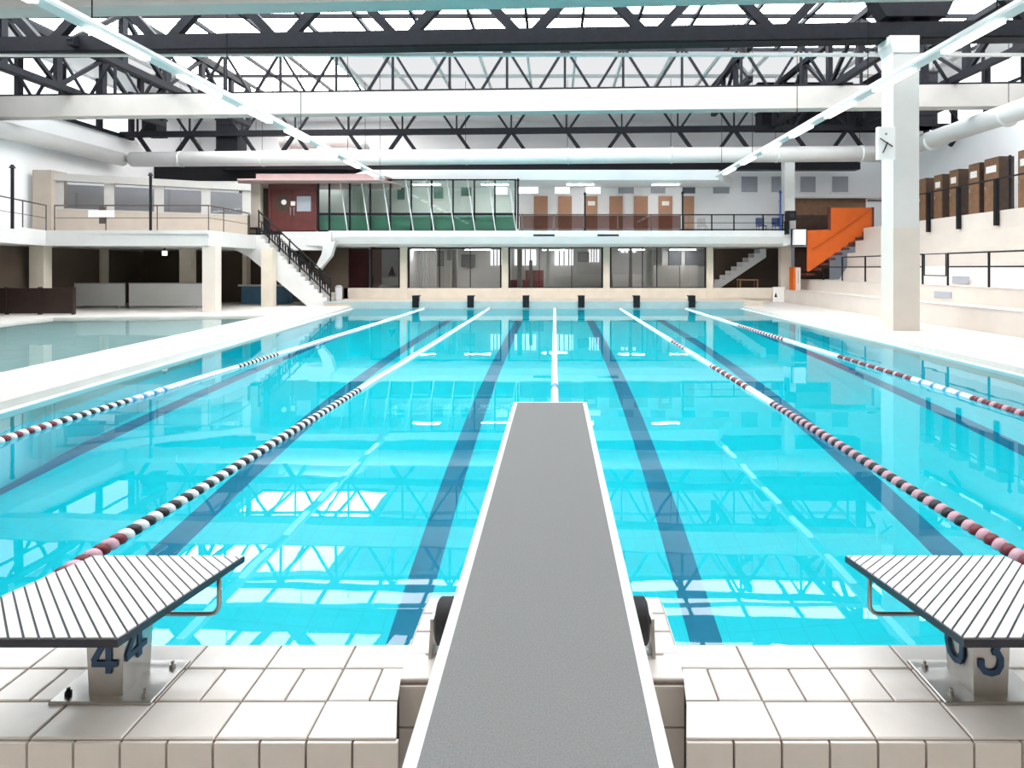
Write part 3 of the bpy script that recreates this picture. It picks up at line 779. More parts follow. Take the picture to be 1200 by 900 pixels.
# small table with chairs under it
def chair(label, x, Y, z, m, s=1.0, group=None, rz=0):
    t = thing('chair', label, 'chair', (x, Y, z), group)
    MB().bbox(x-.22, x+.22, Y-.22, Y+.22, z+.42, z+.47, .02).build('seat', m, t)
    MB().bbox(x-.22, x+.22, Y+.18, Y+.22, z+.50, z+.88, .02).build('backrest', m, t)
    for a in (-.19, .19):
        for b in (-.19, .19):
            MB().tube([(x+a, Y+b, z), (x+a, Y+b, z+(.42 if b < 0 else .55))], .014, 6).build('leg', 'black' if m != 'white' else 'inox', t)
    return t
xx = PX(873, 31.9)
t = thing('table', 'brown wooden table beside the white stair under the balcony', 'table', (xx, 31.6, .31))
MB().box(xx-.5, xx+.5, 31.2, 31.8, 1.22, 1.28).build('tabletop', 'brown', t)
for a in (-.45, .45):
    for b in (31.25, 31.75): MB().box(xx+a-.03, xx+a+.03, b-.03, b+.03, .31, 1.22).build('leg', 'brown', t)
# kerb lower so floor joins
# ------------------------------------------------------------------ balcony slab with curved corner
SY = 29.5
zt, zb = 3.72, 2.96
pr = []
def prof_slab(x0, x1, zt, zb, Y0=SY, Y1=36.0):
    mb = MB().prism([(Y0+.10, zb+.12), (Y0+.28, zb), (Y1, zb), (Y1, zt-.08), (Y0+.12, zt-.08), (Y0+.12, zt), (Y0, zt), (Y0-.02, zt-.3)], x0, x1, 'x')
    return mb
st(prof_slab(PX(385, SY), PX(918, SY), zt, zb).build('slab_balcony', 'white'))
st(MB().box(PX(918, SY), 12.3, 30.1, 32.9, 3.3, 3.64).build('slab_balcony', 'white'))
# upturned rounded corner on the right
xc = PX(918, SY); pts = []
for k in range(9):
    q = math.pi/2*k/8; pts.append((xc+math.sin(q)*.62, zb+.72*(1-math.cos(q))))
outer = pts + [(xc+.62, PZ(248, SY))]
inner = [(xc+.32, PZ(248, SY)), (xc+.32, zt+.05), (xc+.18, zt-.04), (xc, zt)]
st(MB().prism([(xc, zb)] + outer[1:] + inner, SY, SY+.5, 'y').build('slab_corner', 'white'))
st(MB().box(PX(920, SY), PX(932, SY), SY+.05, SY+.5, PZ(250, SY), PZ(186, SY)).build('column', 'white'))
t = thing('sign', 'blank white box sign at the right end of the balcony', 'sign', (PX(936, 29.3), 29.2, PZ(287, 29.3)))
MB().box(PX(930, 29.2), PX(943.5, 29.2), 29.1, 29.35, PZ(287, 29.2), PZ(269, 29.2)).build('panel', 'boardwhite', t)
MB().box(PX(929, 29.2), PX(944.5, 29.2), 29.36, 29.42, PZ(288, 29.2), PZ(268, 29.2)).build('backing', 'black', t)
t = thing('loudspeaker', 'small black loudspeaker at the right end of the balcony rail', 'loudspeaker', (PX(927, 29.3), 29.2, PZ(258, 29.3)))
MB().box(PX(920.5, 29.2), PX(931, 29.2), 28.95, 29.3, PZ(258.5, 29.2), PZ(247.5, 29.2)).build('cabinet', 'black', t)
MB().tube([(PX(926, 29.2), 28.95, PZ(253, 29.2)), (PX(926, 29.2), 28.93, PZ(253, 29.2))], .12, 16).build('cone', 'rubber', t)
MB().box(PX(922, 29.2), PX(924, 29.2), 29.1, 29.55, zt-.2, PZ(258.5, 29.2)).build('bracket', 'black', t)
# slot vents in the slab face
for px in (638, 713):
    tag(MB().box(PX(px-13, SY), PX(px+12, SY), SY-.045, SY+.02, PZ(276.6, SY), PZ(274.6, SY)).build('slot_vent', 'black'),
        'dark slot vent in the white balcony edge, %s' % ('nearer the green glazing' if px < 700 else 'farther from the green glazing'), 'vent', 'slot vents in the balcony edge')

# railings
def railing(label, px0, px1, Y, z0, z1, posts, m, panel=None, group='balcony railings', mids=()):
    a, b = PX(px0, Y), PX(px1, Y)
    t = thing('balcony_railing', label, 'railing', ((a+b)/2, Y, z0), group)
    MB().box(a, b, Y-.03, Y+.03, z1-.06, z1).build('top_rail', m, t)
    MB().box(a, b, Y-.02, Y+.02, z0+.02, z0+.09).build('bottom_rail', m, t)
    for zz in mids: MB().box(a, b, Y-.012, Y+.012, zz, zz+.03).build('mid_rail', m, t)
    for p in posts:
        x = PX(p, Y); MB().box(x-.03, x+.03, Y-.03, Y+.03, z0, z1-.06).build('post', m, t)
    if panel:
        pp = sorted([px0]+list(posts)+[px1])
        for p, q in zip(pp, pp[1:]):
            if q-p > 3: MB().box(PX(p, Y)+.035, PX(q, Y)-.035, Y-.006, Y+.006, z0+.1, z1-.07).build('panel', panel, t)
    return t
RY = 29.6
railing('brown railing with smoked panels beside the green glazing', 608, 799, RY, zt, PZ(251, RY), (612, 649, 685, 724, 763, 797), 'brownsteel', 'smoke')
railing('black railing with clear panels right of the tan doors', 801, 919, RY, zt, PZ(251, RY), (801, 834, 860, 894, 917), 'black', 'glass', mids=(4.1,))
def pole(px, py0, py1, Y, m, label, nm='pole', r=.045, cap=True):
    x = PX(px, Y); t = thing(nm, label, 'pole', (x, Y, PZ(py1, Y)), 'slim poles along the balconies')
    MB().tube([(x, Y, PZ(py1, Y)), (x, Y, PZ(py0, Y))], r, 8).build('shaft', m, t)
    MB().tube([(x, Y, PZ(py0, Y)), (x, Y, PZ(py0, Y)+.12)], [r*2, r*.8], 8).build('cap', m, t)
    return t
pole(685.5, 228, 270.5, 29.52, 'black', 'slim black pole standing at the middle of the far balcony')
pole(800, 227, 270.5, 29.52, 'black', 'slim black pole next to the last tan door')
pole(607, 212, 268, 29.5, 'black', 'slim black pole at the end of the green glazing')
pole(914.5, 226, 270.5, 29.52, 'blue', 'slim blue pole at the right end of the far balcony')
pole(176.5, 206, 270, 23.5, 'black', 'tall dark pole in the middle of the left gallery railing', r=.05)
pole(14.5, 197, 268, 20.6, 'black', 'tall dark pole at the left end of the side gallery', r=.05)

# ------------------------------------------------------------------ upper level back wall with tan doors and windows
YU = 33.0
st(MB().box(PX(370, YU), X1, YU, YU+.15, 3.6, PZ(190, YU)).build('wall_gallery', 'wall'))
k = 1
for i, (p0, p1) in enumerate(((625.6, 641.8), (654, 670), (686, 700), (714, 729.5), (743, 759), (771.6, 787.6), (801, 813))):
    a, b = PX(p0, YU), PX(p1, YU)
    d = st(MB().box(a, b, YU-.08, YU, 3.72, PZ(230, YU)).build('door_%d' % (i+1), 'door'))
    MB().box(b-.12, b-.08, YU-.14, YU-.08, 4.6, 4.75).build('door_handle', 'inox', d)
    if i in (2, 5):
        m0 = (a+b)/2; MB().box(m0-.2, m0+.2, YU-.10, YU-.081, PZ(241, YU), PZ(236, YU)).build('notice', 'paper', d)
wn = 15
for (p0, p1, q0, q1, m) in ((607, 631, 212, 227, 'dayroom'), (650, 668, 212, 227, 'dayroom'), (686, 704, 212, 227, 'dayroom'),
        (724, 743, 211, 227, 'shade'), (762, 780, 211, 227, 'shade'), (799, 815, 212, 227, 'shadedark'),
        (835, 855, 207, 227, 'shade'), (868, 888, 206, 225.5, 'shade'), (903, 920, 206, 225.5, 'shade'), (937, 956, 206, 225.5, 'shade'), (974, 994, 206, 225.5, 'shade'),
        (465, 475, 214, 234, 'teal'), (508, 520, 215, 233, 'teal'), (540, 553, 214, 230, 'teal'), (580, 595, 214, 228, 'dayroom'), (415, 425, 213, 240, 'teal')):
    a, b, c, d = PX(p0, YU), PX(p1, YU), PZ(q1, YU), PZ(q0, YU)
    w = st(MB().box(a, b, YU-.02, YU, c, d).build('window_%d' % wn, m)); wn += 1
    MB().box(a-.05, b+.05, YU-.1, YU-.02, c-.06, c).box(a-.03, a+.02, YU-.06, YU-.02, c, d).box(b-.02, b+.03, YU-.06, YU-.02, c, d).box(a, b, YU-.06, YU-.02, d-.04, d).build('window_sill', 'wall', w)
# gallery ceiling slab and fascia
st(MB().prism([(PX(430, 30.2), 30.2), (PX(842, 30.2), 30.2), (PX(858, 33), 33), (PX(400, 33), 33)], 6.33, 6.84).build('slab_gallery_roof', 'wall'))
st(MB().box(PX(262, 31.5), PX(1005, 31.5), 31.2, 31.8, PZ(199.5, 31.5), PZ(186, 31.5)).build('beam', 'black'))
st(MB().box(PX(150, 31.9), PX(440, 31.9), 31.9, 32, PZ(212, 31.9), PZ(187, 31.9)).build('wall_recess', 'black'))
for p in (600, 757, 818):
    pass
RL = [('lobby', 495, 33, 2.9), ('lobby', 560, 33, 2.9), ('lobby', 650, 33.6, 2.9), ('lobby', 740, 33, 2.9), ('lobby', 800, 33, 2.9), ('gallery', 420, 31.4, 6.28), ('gallery', 500, 31.4, 6.28), ('gallery', 580, 31.4, 6.28), ('gallery', 680, 31.4, 6.28), ('gallery', 780, 31.4, 6.28)]
where = {495: 'behind the left wide window', 560: 'behind the right part of the left wide window', 650: 'behind the middle far window', 740: 'behind the window right of the middle', 800: 'near the white stair behind the far windows',
         420: 'above the left end of the glass screen', 500: 'above the middle of the glass screen', 580: 'above the right end of the glass screen', 680: 'above the tan doors at the middle', 780: 'above the last tan doors'}
for kk, px, Y, z in RL:  # light panels added to brighten the far rooms
    x = PX(px, Y); t = thing('added_light_panel', 'added flat white light panel ' + where[px], 'lamp', (x, Y, z-.06), 'added light panels in the far rooms')
    MB().box(x-.75, x+.75, Y-.2, Y+.2, z, z+.05 if z > 3 else z+.08).build('housing', 'white', t)
    MB().box(x-.7, x+.7, Y-.15, Y+.15, z-.03, z).build('glow_face', 'added_roomlight', t)
# blue chairs on the far balcony
chair('blue chair on the far balcony beside the white column, in full view', PX(892, 31.3), 31.3, 3.64, 'blue')
chair('blue chair on the far balcony partly behind the blue pole', PX(911, 31.3), 31.3, 3.64, 'blue')
chair('white chair on the far balcony right of the last tan door', PX(823, 31.4), 31.4, 3.64, 'white')

# ------------------------------------------------------------------ green glazed box
GY = 29.75
t = thing('glazed_screen', 'tall green tinted glass screen on the far balcony', 'glass screen', (PX(490, GY), GY, 3.72))
mull = [373, 386, 410, 434, 457.5, 482, 506, 531, 556, 580, 604]
z0, z1, z2 = 3.70, 4.55, 6.30
MB().box(PX(373, GY), PX(605, GY), GY-.05, GY+.05, 3.64, 3.76).build('bottom_rail', 'black', t)
MB().box(PX(373, GY), PX(605, GY), GY-.05, GY+.05, z1-.05, z1+.07).build('transom', 'black', t)
MB().box(PX(373, GY), PX(605, GY), GY-.05, GY+.05, z2-.06, z2).build('top_rail', 'black', t)
for i, p in enumerate(mull):
    MB().box(PX(p, GY)-.035, PX(p, GY)+.035, GY-.05, GY+.05, 3.76, z2-.06).build('mullion', 'black', t)
for p, q in zip(mull, mull[1:]):
    a, b = PX(p, GY)+.035, PX(q, GY)-.035
    MB().box(a, b, GY-.01, GY+.01, 3.76, z1-.05).build('lower_pane', 'green', t)
    MB().box(a, b, GY-.01, GY+.01, z1+.07, z2-.06).build('upper_pane', 'palegreen', t)
for p in (399, 424, 449, 476, 500, 524, 548, 572, 596):
    MB().bar((PX(p, GY), GY-.09, z2-.05), (PX(p+9, GY), GY-.09, 3.72), .05, .04, (0, 1, 0)).build('brace', 'white', t)
# panels behind the lower panes (upstand)
st(MB().box(PX(372, 30.1), PX(603, 30.1), 30.1, 30.2, 3.72, 4.5).build('wall_upstand', 'white'))
curtain('pale green lit curtain behind the left end of the glass screen', 412, 430, 30.6, 'white', 3.8, 6.2)
def desk(px0, px1, label):
    Y = 31.2; a, b = PX(px0, Y), PX(px1, Y)
    t = thing('desk', label, 'desk', ((a+b)/2, Y, 3.72))
    MB().box(a, b, Y, Y+.7, 4.58, 4.64).build('top', 'greyroom', t)
    for xx in (a+.05, b-.05):
        MB().box(xx-.03, xx+.03, Y+.05, Y+.65, 3.72, 4.58).build('leg', 'greyroom', t)
desk(462, 478, 'small pale desk behind the middle of the green glass screen')
# roof canopy over the maroon door
st(MB().prism([(PX(278, 28.6), 28.6), (PX(445, 28.6), 28.6), (PX(470, 30.4), 30.4), (PX(470, 32), 32), (PX(282, 32), 32)], 6.08, 6.16).prism([(PX(300, 28.8), 28.8), (PX(443, 28.8), 28.8), (PX(462, 30.4), 30.4), (PX(462, 32), 32), (PX(300, 32), 32)], 6.16, 6.42).build('slab_canopy', 'rose'))
t = thing('maroon_entrance', 'maroon double door with round white sign at the head of the left stair', 'double door', (PX(343, GY), GY, 3.72))
a, b = PX(318, GY), PX(369, GY); mid_ = PX(343, GY)
MB().box(a-.12, a, GY-.05, GY+.1, 3.72, 6.05).box(b, b+.1, GY-.05, GY+.1, 3.72, 6.05).box(a, b, GY-.05, GY+.1, 5.75, 6.05).build('frame', 'maroon', t)
for (u, v) in ((a, mid_-.01), (mid_+.01, b)):
    d = MB().box(u, v, GY, GY+.06, 3.74, 5.75).build('door', 'maroon', t)
    MB().box(u+.2, v-.2, GY-.015, GY, 4.7, 5.45).build('window_pane', 'shade' if u > a else 'darkbrown', d)
    MB().box((v-.1 if u == a else u+.05), (v-.05 if u == a else u+.1), GY-.06, GY, 4.5, 4.9).build('handle', 'inox', d)
MB().tube([(PX(333, GY), GY-.04, PZ(237, GY)), (PX(333, GY), GY-.0151, PZ(237, GY))], .13, 20).build('round_sign', 'paper', t)
MB().box(PX(341, GY), PX(346, GY), GY-.03, GY-.001, PZ(241, GY), PZ(236, GY)).build('notice', 'paper', t)
# pale pillar left of it
st(MB().box(PX(293, GY), PX(305, GY), GY, GY+.3, 3.64, 6.1).build('column', 'beige'))
st(MB().box(PX(280, 31.6), PX(370, 31.6), 31.6, 31.7, 3.64, 6.2).build('wall_entrance_upper', 'darkroom'))

# ------------------------------------------------------------------ left gallery
BY = 23.7; zf = 3.37; zu = 2.76
slabL = [(PX(300, 27.6), 29), (PX(300, 27.6), 27.6), (PX(262, 24.6), 24.6), (PX(244, BY), BY), (PX(54, BY), BY), (-19.0, 20.4), (-18.6, 8), (X0, 8), (X0, 31), (PX(385, 31), 31), (PX(385, 29.5), 29.5)]
st(MB().prism(slabL, zu, zf-.14).prism([(x*1.0, y-.06 if y < 29 and x > -20 else y) for x, y in slabL], zf-.14, zf).build('slab_gallery_left', 'white'))
st(MB().box(PX(385, 29.5)-2.2, PX(385, 29.5)+.2, 29.3, 31, 2.96, 3.66).build('slab_landing', 'white'))
for (p0, p1, Y, zz) in ((237, 252, BY+.05, .12),):
    st(MB().box(PX(p0, Y), PX(p1, Y), Y, Y+.45, zz, zu).build('column', 'tribune'))
for (p0, p1, Y) in ((34, 51, 23.9), (105.5, 120, 28.0), (210, 224, 28.0), (306, 319, 27.15), (284, 289, 30.0)):
    st(MB().box(PX(p0, Y), PX(p1, Y), Y, Y+.4, .12, zu).build('column', 'cream'))
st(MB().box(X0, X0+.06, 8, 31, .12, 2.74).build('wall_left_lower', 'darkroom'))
# windows strip wall above
zs = [(PX(62, 24.4), 24.4), (PX(290, 27.6), 27.6)]
def lerp(a, b, t): return (a[0]+(b[0]-a[0])*t, a[1]+(b[1]-a[1])*t)
def slant(z0, z1, t0, t1, off, th, m, name, kind='structure', parent=None):
    A, B = lerp(zs[0], zs[1], t0), lerp(zs[0], zs[1], t1)
    d = Vector((zs[1][0]-zs[0][0], zs[1][1]-zs[0][1])).normalized(); n = Vector((d.y, -d.x))
    p = [(A[0]+n.x*off, A[1]+n.y*off), (B[0]+n.x*off, B[1]+n.y*off), (B[0]+n.x*(off-th), B[1]+n.y*(off-th)), (A[0]+n.x*(off-th), A[1]+n.y*(off-th))]
    o = MB().prism(p, z0, z1).build(name, m, parent)
    if parent is None: st(o)
    return o
slant(zf, 4.28, 0, 1, 0, .2, 'parapet', 'wall_parapet')
slant(5.45, 5.75, -.02, 1.02, .12, .4, 'beam', 'beam')
win = slant(4.28, 4.33, 0, 1, .02, .1, 'beam', 'window_40')
for i, t0 in enumerate((0.0, .24, .49, .74, .97)):
    slant(4.33, 5.45, t0, t0+.05, .02, .15, 'beam', 'mullion', parent=win)
for i, (t0, t1) in enumerate(((.05, .24), (.29, .49), (.54, .74), (.79, .97))):
    slant(4.33, 5.45, t0, t1, -.03, .02, 'glass', 'pane', parent=win)
slant(zf, 5.5, 0, 1, -1.6, .1, 'lilac', 'wall_behind')
# beige pillar left and wall above
st(MB().box(PX(38, 24.2), PX(60, 24.2), 24.2, 25.0, zf, 5.85).build('column', 'parapet'))
# railing left gallery
def rail3(label, pts, zb_, h, m='brownsteel', step=2.0, mid=True, group='gallery railings', extra_posts=True):
    t = thing('gallery_railing', label, 'railing', (pts[0][0], pts[0][1], zb_), group)
    P = [(x, y, zb_+h) for x, y in pts]
    MB().tube(P, .028, 8).build('top_rail', m, t)
    if mid: MB().tube([(x, y, zb_+h*.5) for x, y in pts], .014, 6).build('mid_rail', m, t)
    for a, b in zip(pts, pts[1:]):
        L = math.hypot(b[0]-a[0], b[1]-a[1]); n = max(1, round(L/step))
        for i in range(n+1 if b == pts[-1] else n):
            x, y = lerp(a, b, i/n); MB().tube([(x, y, zb_), (x, y, zb_+h)], .022, 6).build('post', m, t)
    return t
rail3('dark railing along the front of the left gallery', [(PX(62, BY-.0), BY+.08), (PX(243, BY), BY+.08), (PX(262, 24.8), 24.8), (PX(292, 27.3), 27.3)], zf, 1.0)
rail3('dark railing at the side gallery by the left wall', [(-18.75, 12), (-19.1, 20.4), (PX(52, BY), BY+.08)], zf, 1.0)
t = thing('banner', 'small white sign hung on the left gallery railing', 'sign', (PX(119, BY), BY-.02, PZ(254, BY)))
MB().box(PX(104, BY), PX(134, BY), BY-.03, BY, PZ(254.5, BY), PZ(246.5, BY)).build('panel', 'paper', t)
MB().box(PX(116, BY), PX(122, BY), BY, BY+.06, PZ(262, BY), PZ(242, BY)).build('bracket', 'brownsteel', t)
# gym machine / dark equipment at gallery end
t = thing('bench', 'dark bench with metal legs at the end of the left gallery', 'bench', (PX(285, 28.5), 29.5, zf))
MB().box(PX(277, 28.5), PX(292, 28.5), 29.25, 29.7, zf+.42, zf+.5).build('seat', 'black', t)
for p in (278, 291): MB().box(PX(p, 28.5)-.04, PX(p, 28.5)+.04, 29.3, 29.65, zf, zf+.42).build('leg', 'black', t)
# lower left: fence, white boards, blue counter, lamp
t = thing('low_partition', 'dark brown low partition at the left wall beside the shallow pool', 'partition', (PX(40, 22.6), 22.6, .12))
for i in range(3):
    a = PX(-30+39*i, 22.6); b = PX(8+39*i, 22.6)
    a = max(a, -21.2)
    MB().box(a, b, 22.55, 22.62, .16, 1.12).build('panel', 'partition', t)
    MB().box(b-.02, b+.05, 22.52, 22.65, .12, 1.16).build('post', 'partition', t)
for lb, p0, p1 in (('shorter white board standing left of the other by the shallow pool', 87, 146), ('longer white board standing between the partition and the pool column', 151, 237)):
    Y = 26.4; a, b = PX(p0, Y), PX(p1, Y)
    t = thing('display_board', lb, 'board', ((a+b)/2, Y, .12), 'white boards under the left gallery')
    MB().bbox(a, b, Y, Y+.06, .2, PZ(332.5, Y), .01).build('panel', 'white', t)
    MB().box(a-.02, b+.02, Y-.02, Y+.08, PZ(332.5, Y), PZ(332.5, Y)+.04).build('top_rail', 'curtain', t)
    for x in (a+.15, b-.15): MB().box(x-.04, x+.04, Y-.12, Y+.2, .12, .2).build('foot', 'curtain', t)
t = thing('counter', 'blue counter with a pale top under the left gallery', 'counter', (PX(312, 29.4), 29.4, .12))
MB().box(PX(283, 29.4), PX(338, 29.4), 29.4, 29.9, .12, .98).build('body', 'bluebox', t)
MB().box(PX(280, 29.4), PX(340, 29.4), 29.3, 30.0, .98, 1.06).build('top', 'deck', t)
t = thing('wall_lamp', 'small glowing lamp on the ceiling under the left gallery', 'lamp', (PX(193, 26), 26, zu-.2))
MB().tube([(PX(193, 26), 26, PZ(299.5, 26)), (PX(193, 26), 26, PZ(294, 26))], [.1, .1], 12).build('bulb', 'lamp', t)
MB().tube([(PX(193, 26), 26, PZ(294, 26)), (PX(193, 26), 26, zu)], .03, 8).build('stem', 'black', t)

# left stair: white flight, black ornate railing
x0, z0, x1, z1 = PX(388, 27.6), .12, PX(300, 27.6), 3.40
t = thing('staircase', 'white stair with sawtooth edge climbing to the maroon door', 'staircase', (x0, 27.6, z0))
n = 17; dx, dz = (x1-x0)/n, (z1-z0)/n; poly = [(x0, z0)]
for i in range(n): poly += [(x0+dx*i, z0+dz*(i+1)), (x0+dx*(i+1), z0+dz*(i+1))]
poly += [(x1-1.1, z1), (x1-1.1, 2.78), (PX(290, 27.6), 2.43), (PX(360, 27.6), z0)]
MB().prism(poly, 27.6, 28.0, 'y').build('stringer', 'white', t)
MB().prism([(p[0], p[1]-.012) for p in poly], 28.0, 29.2, 'y').build('flight', 'deck', t)
t = thing('stair_railing', 'black ornate railing on the white stair at the left', 'railing', (x0, 27.8, z0))
def sp(u, h): return (x0+(x1-x0)*u, 27.8, z0+(z1-z0)*u+dz+h)
MB().tube([sp(.02, .95), sp(1, .95)], .035, 8).build('handrail', 'black', t)
MB().tube([sp(.02, .15), sp(1, .15)], .025, 8).build('lower_rail', 'black', t)
MB().tube([sp(.3, .55), sp(1, .55)], .02, 8).build('mid_rail', 'black', t)
for i in range(8):
    u = .03+.96*i/7; MB().tube([sp(u, -.15), sp(u, 1.02)], .035, 8).build('post', 'black', t)
mb = MB()
for i in range(26):
    u = .05+.92*i/26
    pts = [sp(u+.018*math.cos(q)*1.3, .42+.24*math.sin(q)) for q in [k*.7 for k in range(10)]]
    mb.tube(pts, .026, 6)
mb.build('scrollwork', 'black', t)
# slanted white bracket
st(MB().prism([(PX(381, 29.2), PZ(283, 29.2)), (PX(394, 29.2), PZ(283, 29.2)), (PX(389, 29.2), PZ(300, 29.2)), (PX(376, 29.2), PZ(316, 29.2)), (PX(371, 29.2), PZ(313, 29.2)), (PX(378, 29.2), PZ(298, 29.2))], 29.05, 29.4, 'y').build('column', 'white'))
t = thing('waste_bin', 'small grey bin at the foot of the white stair', 'waste bin', (PX(397, 28.6), 28.6, .31))
x = PX(397, 28.6)
MB().tube([(x, 28.6, .31), (x, 28.6, .36), (x, 28.6, .95)], [.13, .16, .17], 16).build('body', 'greyroom', t)
MB().tube([(x, 28.6, .95), (x, 28.6, 1.05)], [.18, .1], 16).build('lid', 'curtain', t)

# ------------------------------------------------------------------ tribune right
TY0, TY1 = 6, 31.2
steps = [(11.8, .12, .77), (12.7, .77, 1.30), (13.9, 1.30, 1.95), (14.3, 1.95, 2.6), (14.7, 2.6, 3.2), (15.1, 3.2, 3.83)]
poly = [(11.8, -.2)]
for X, a, b in steps: poly += [(X, a), (X, b)]
poly += [(X1, 3.83), (X1, -.2)]
poly = [poly[0]] + poly[2:]
st(MB().prism(poly[:1] + [(11.8, .77), (12.7, .77), (12.7, 1.30), (13.9, 1.30)] + poly[6:], TY0, 29.2, 'y').build('floor_tribune', 'tribune'))
st(MB().prism([(11.8, -.2), (11.8, .77), (12.7, .77), (12.7, 1.3), (X1, 1.3), (X1, -.2)], 29.2, 31.2, 'y').build('floor_tribune', 'tribune'))
# nosings
for X, z in ((11.8, .77), (12.7, 1.3)):
    st(MB().box(X-.02, X+.05, TY0, 29.2, z-.01, z+.012).build('trim_5', 'deck'))
for (px, z0, z1, X, lb) in ((1102, .90, 1.1, 12.69, 'nearer the gate'), (1123, 1.35, 1.6, 13.88, 'behind the railing')):
    Y = X*F/(px-CX)
    tag(MB().box(X-.02, X, Y-.55, Y+.3, z0, z1).build('wall_grille', 'shade'), 'small grey grille in the tribune step, ' + lb, 'grille')
# tribune railing with gate
t = thing('tribune_railing', 'black handrail along the tribune step with a small gate', 'railing', (13, 20, 1.3))
for z in (2.36, 1.92):
    MB().tube([(13, 14, z), (13, 19.75, z)], .025, 8).build('rail', 'black', t)
    MB().tube([(13, 21.1, z), (13, 28.9 if z < 2 else 27.0, z)], .025, 8).build('rail', 'black', t)
for y in (14, 16, 17.88, 19.75, 21.1, 23, 25, 27):
    MB().tube([(13, y, 1.3), (13, y, 2.38)], .035, 8).build('post', 'black', t)
MB().tube([(13, 28.9, 1.3), (13, 28.9, 1.94)], .035, 8).build('post', 'black', t)
gt = MB().tube([(13, 19.85, 1.62), (13, 21.0, 1.62), (13, 21.0, 2.36), (13, 19.85, 2.36), (13, 19.85, 1.62)], .02, 8).build('gate', 'black', t)
# railing on top of parapet
t = thing('parapet_railing', 'dark railing in front of the brown lockers', 'railing', (15.0, 20, 3.3))
for y in (14, 17.0, 20.3, 22.2, 24.0, 26.2):
    MB().box(14.95, 15.07, y-.06, y+.06, 3.32, 4.9).build('post', 'black', t)
MB().tube([(15.0, 14, 4.9), (15.0, 26.2, 4.9)], .03, 8).build('rail', 'black', t)
# brown lockers
lx = 16.3
descr = ['brown locker farthest along the right gallery', 'brown locker with white label, second along from the far end', 'brown locker with white label, third along from the far end',
         'brown locker with white label in the middle of the row', 'large brown locker behind the tall dark post', 'brown locker with white label nearest the camera in view', 'brown locker just past the frame edge on the right gallery']
for i, (y, w, h) in enumerate(((26.2, .5, 2.0), (25.1, .55, 2.0), (24.1, .55, 2.05), (22.9, .6, 2.1), (21.9, .75, 2.15), (20.4, .6, 2.15), )):
    t = thing('locker', descr[i], 'locker', (lx+.3, y+.25, 3.83), 'brown lockers on the right gallery')
    z = 3.83; wd = .55
    MB().box(lx, lx+wd, y, y+w, z+.06, z+h).build('body', 'darkbrown', t)  # shade of the camera-facing sides put into the darker body colour
    d = MB().box(lx-.025, lx, y+.02, y+w-.02, z+.1, z+h-.03).build('door', 'brown', t)  # lit pool-facing side put into the lighter brown
    MB().box(lx-.04, lx-.025, y+w-.09, y+w-.06, z+1.0, z+1.12).build('handle', 'inox', d)
    if i: MB().box(lx-.035, lx-.0255, y+.12, y+w-.12, z+h-.55, z+h-.3).build('label_card', 'paper', d)
    for a in (.03, wd-.09): MB().box(lx+a, lx+a+.06, y+.03, y+w-.03, z, z+.06).build('plinth', 'black', t)
pole(1183.5, 186, 246, 19.95, 'black', 'dark pole with a pale flared top among the brown lockers', r=.045)

# orange stair
OY = 29.5
def q(px, py): return (PX(px, OY), PZ(py, OY))
t = thing('orange_staircase', 'stair with bright orange side panel right of the balcony', 'staircase', (PX(950, OY), OY, 1.3))
MB().prism([q(972, 243.5), q(1021, 243.5), q(1021, 268), q(948, 318), q(945.5, 318), q(945.5, 270), q(972, 269)], OY-.05, OY, 'y').build('side_panel', 'orange', t)
MB().box(PX(1021, OY), PX(1023.5, OY), OY-.07, OY+.03, PZ(270, OY), PZ(243, OY)).build('edge_post', 'maroon', t)
MB().bar((PX(951, OY), OY-.08, PZ(292, OY)), (PX(1018, OY), OY-.08, PZ(246, OY)), .05, .07, (0, 1, 0)).build('handrail', 'orange', t)
MB().box(PX(970.5, OY), PX(973, OY), OY-.06, OY+.05, PZ(270, OY), PZ(243, OY)).build('edge_post', 'maroon', t)
n = 9
for i in range(n):
    xa = PX(945, OY)+(PX(1018, OY)-PX(945, OY))*i/n; za = PZ(324, OY)+(PZ(270, OY)-PZ(324, OY))*i/n
    MB().box(xa, xa+.36, OY-.12, OY+1.2, za+.05, za+.16).build('tread', 'maroon', t)
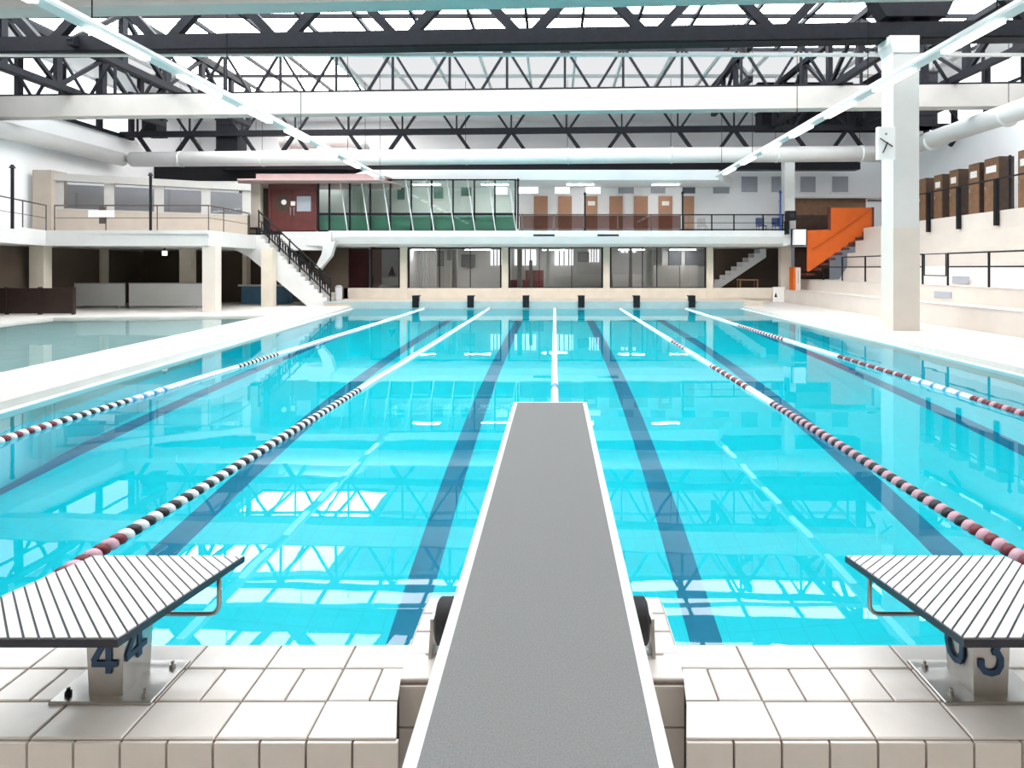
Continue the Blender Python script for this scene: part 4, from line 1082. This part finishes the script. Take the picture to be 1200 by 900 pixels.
# surrounding walls at the stair
st(MB().box(PX(932, 31.6), PX(1014, 31.6), 31.55, 31.7, 3.0, PZ(232, 31.6)).build('wall_stair_back', 'brown'))
st(MB().box(PX(932, 31.3), PX(972, 31.3), 31.3, 31.4, PZ(330, 31.3), PZ(252, 31.3)).build('wall_stair_low', 'darkbrown'))
st(MB().box(PX(927, 31.2), PX(1045, 31.2), 31.2, 33.0, PZ(232, 31.2), PZ(230, 31.2)).build('trim_6', 'white'))
st(MB().box(PX(1014, 31.6), X1, 31.55, 31.7, 1.3, PZ(232, 31.6)).build('wall_stair_side', 'wall'))
t = thing('gallery_railing', 'short dark railing at the head of the orange stair', 'railing', (PX(1030, 29.4), 29.4, 3.83), 'gallery railings')
MB().tube([(PX(1032, 29.4), 29.0, 3.83), (PX(1032, 29.4), 29.0, 5.2)], .05, 8).build('post', 'brownsteel', t)
MB().tube([(PX(1012, 29.4), 29.0, 5.15), (PX(1032, 29.4), 29.0, 5.15)], .04, 8).build('top_rail', 'brownsteel', t)
# small wooden cabinet at the bottom of the orange stair, plinth with mark
Y = 29.6; z = .77
t = thing('wooden_cabinet', 'small wooden cabinet with orange side at the foot of the orange stair', 'cabinet', (PX(930, Y), Y, z))
a, b = PX(922, Y), PX(938, Y)
a = max(a, 11.82)
MB().box(a, b, Y, Y+.5, z, z+1.15).build('body', 'orange', t)
MB().box(a+.12, b, Y-.03, Y, z, z+1.12).build('front', 'tribune', t)
MB().box(a+.22, b-.12, Y-.04, Y-.03, z+.35, z+1.0).build('opening', 'darkbrown', t)
Y = 30.7
t = thing('pool_depth_sign', 'small white block with a black mark at the far end of the deck', 'sign', (PX(911, Y), Y, .12))
MB().box(PX(906, Y), PX(920, Y), Y, Y+.1, .12, .9).build('block', 'paper', t)
MB().prism([(PX(907.5, Y), .38), (PX(910.8, Y), .38), (PX(909.0, Y), .62)], Y-.015, Y, 'y').build('mark', 'black', t)
st(MB().box(9.6, 11.8, 31.0, 31.15, .12, .85).build('wall_kerb', 'cream'))

# world
w = bpy.data.worlds.new('world'); SC.world = w; w.use_nodes = True
w.node_tree.nodes['Background'].inputs[0].default_value = (.75, .85, 1, 1)
w.node_tree.nodes['Background'].inputs[1].default_value = 1.0

SC.view_settings.view_transform = 'Standard'; SC.view_settings.look = 'None'
SC.view_settings.exposure = -1.3; SC.view_settings.gamma = 1; SC.view_settings.use_curve_mapping = False
cy_ = SC.cycles
cy_.max_bounces = 10; cy_.diffuse_bounces = 5; cy_.glossy_bounces = 5; cy_.transmission_bounces = 8; cy_.transparent_max_bounces = 12
cy_.caustics_reflective = True; cy_.caustics_refractive = True; cy_.sample_clamp_indirect = 12
for o in list(bpy.data.objects):
    if '_o' in o: del o['_o']
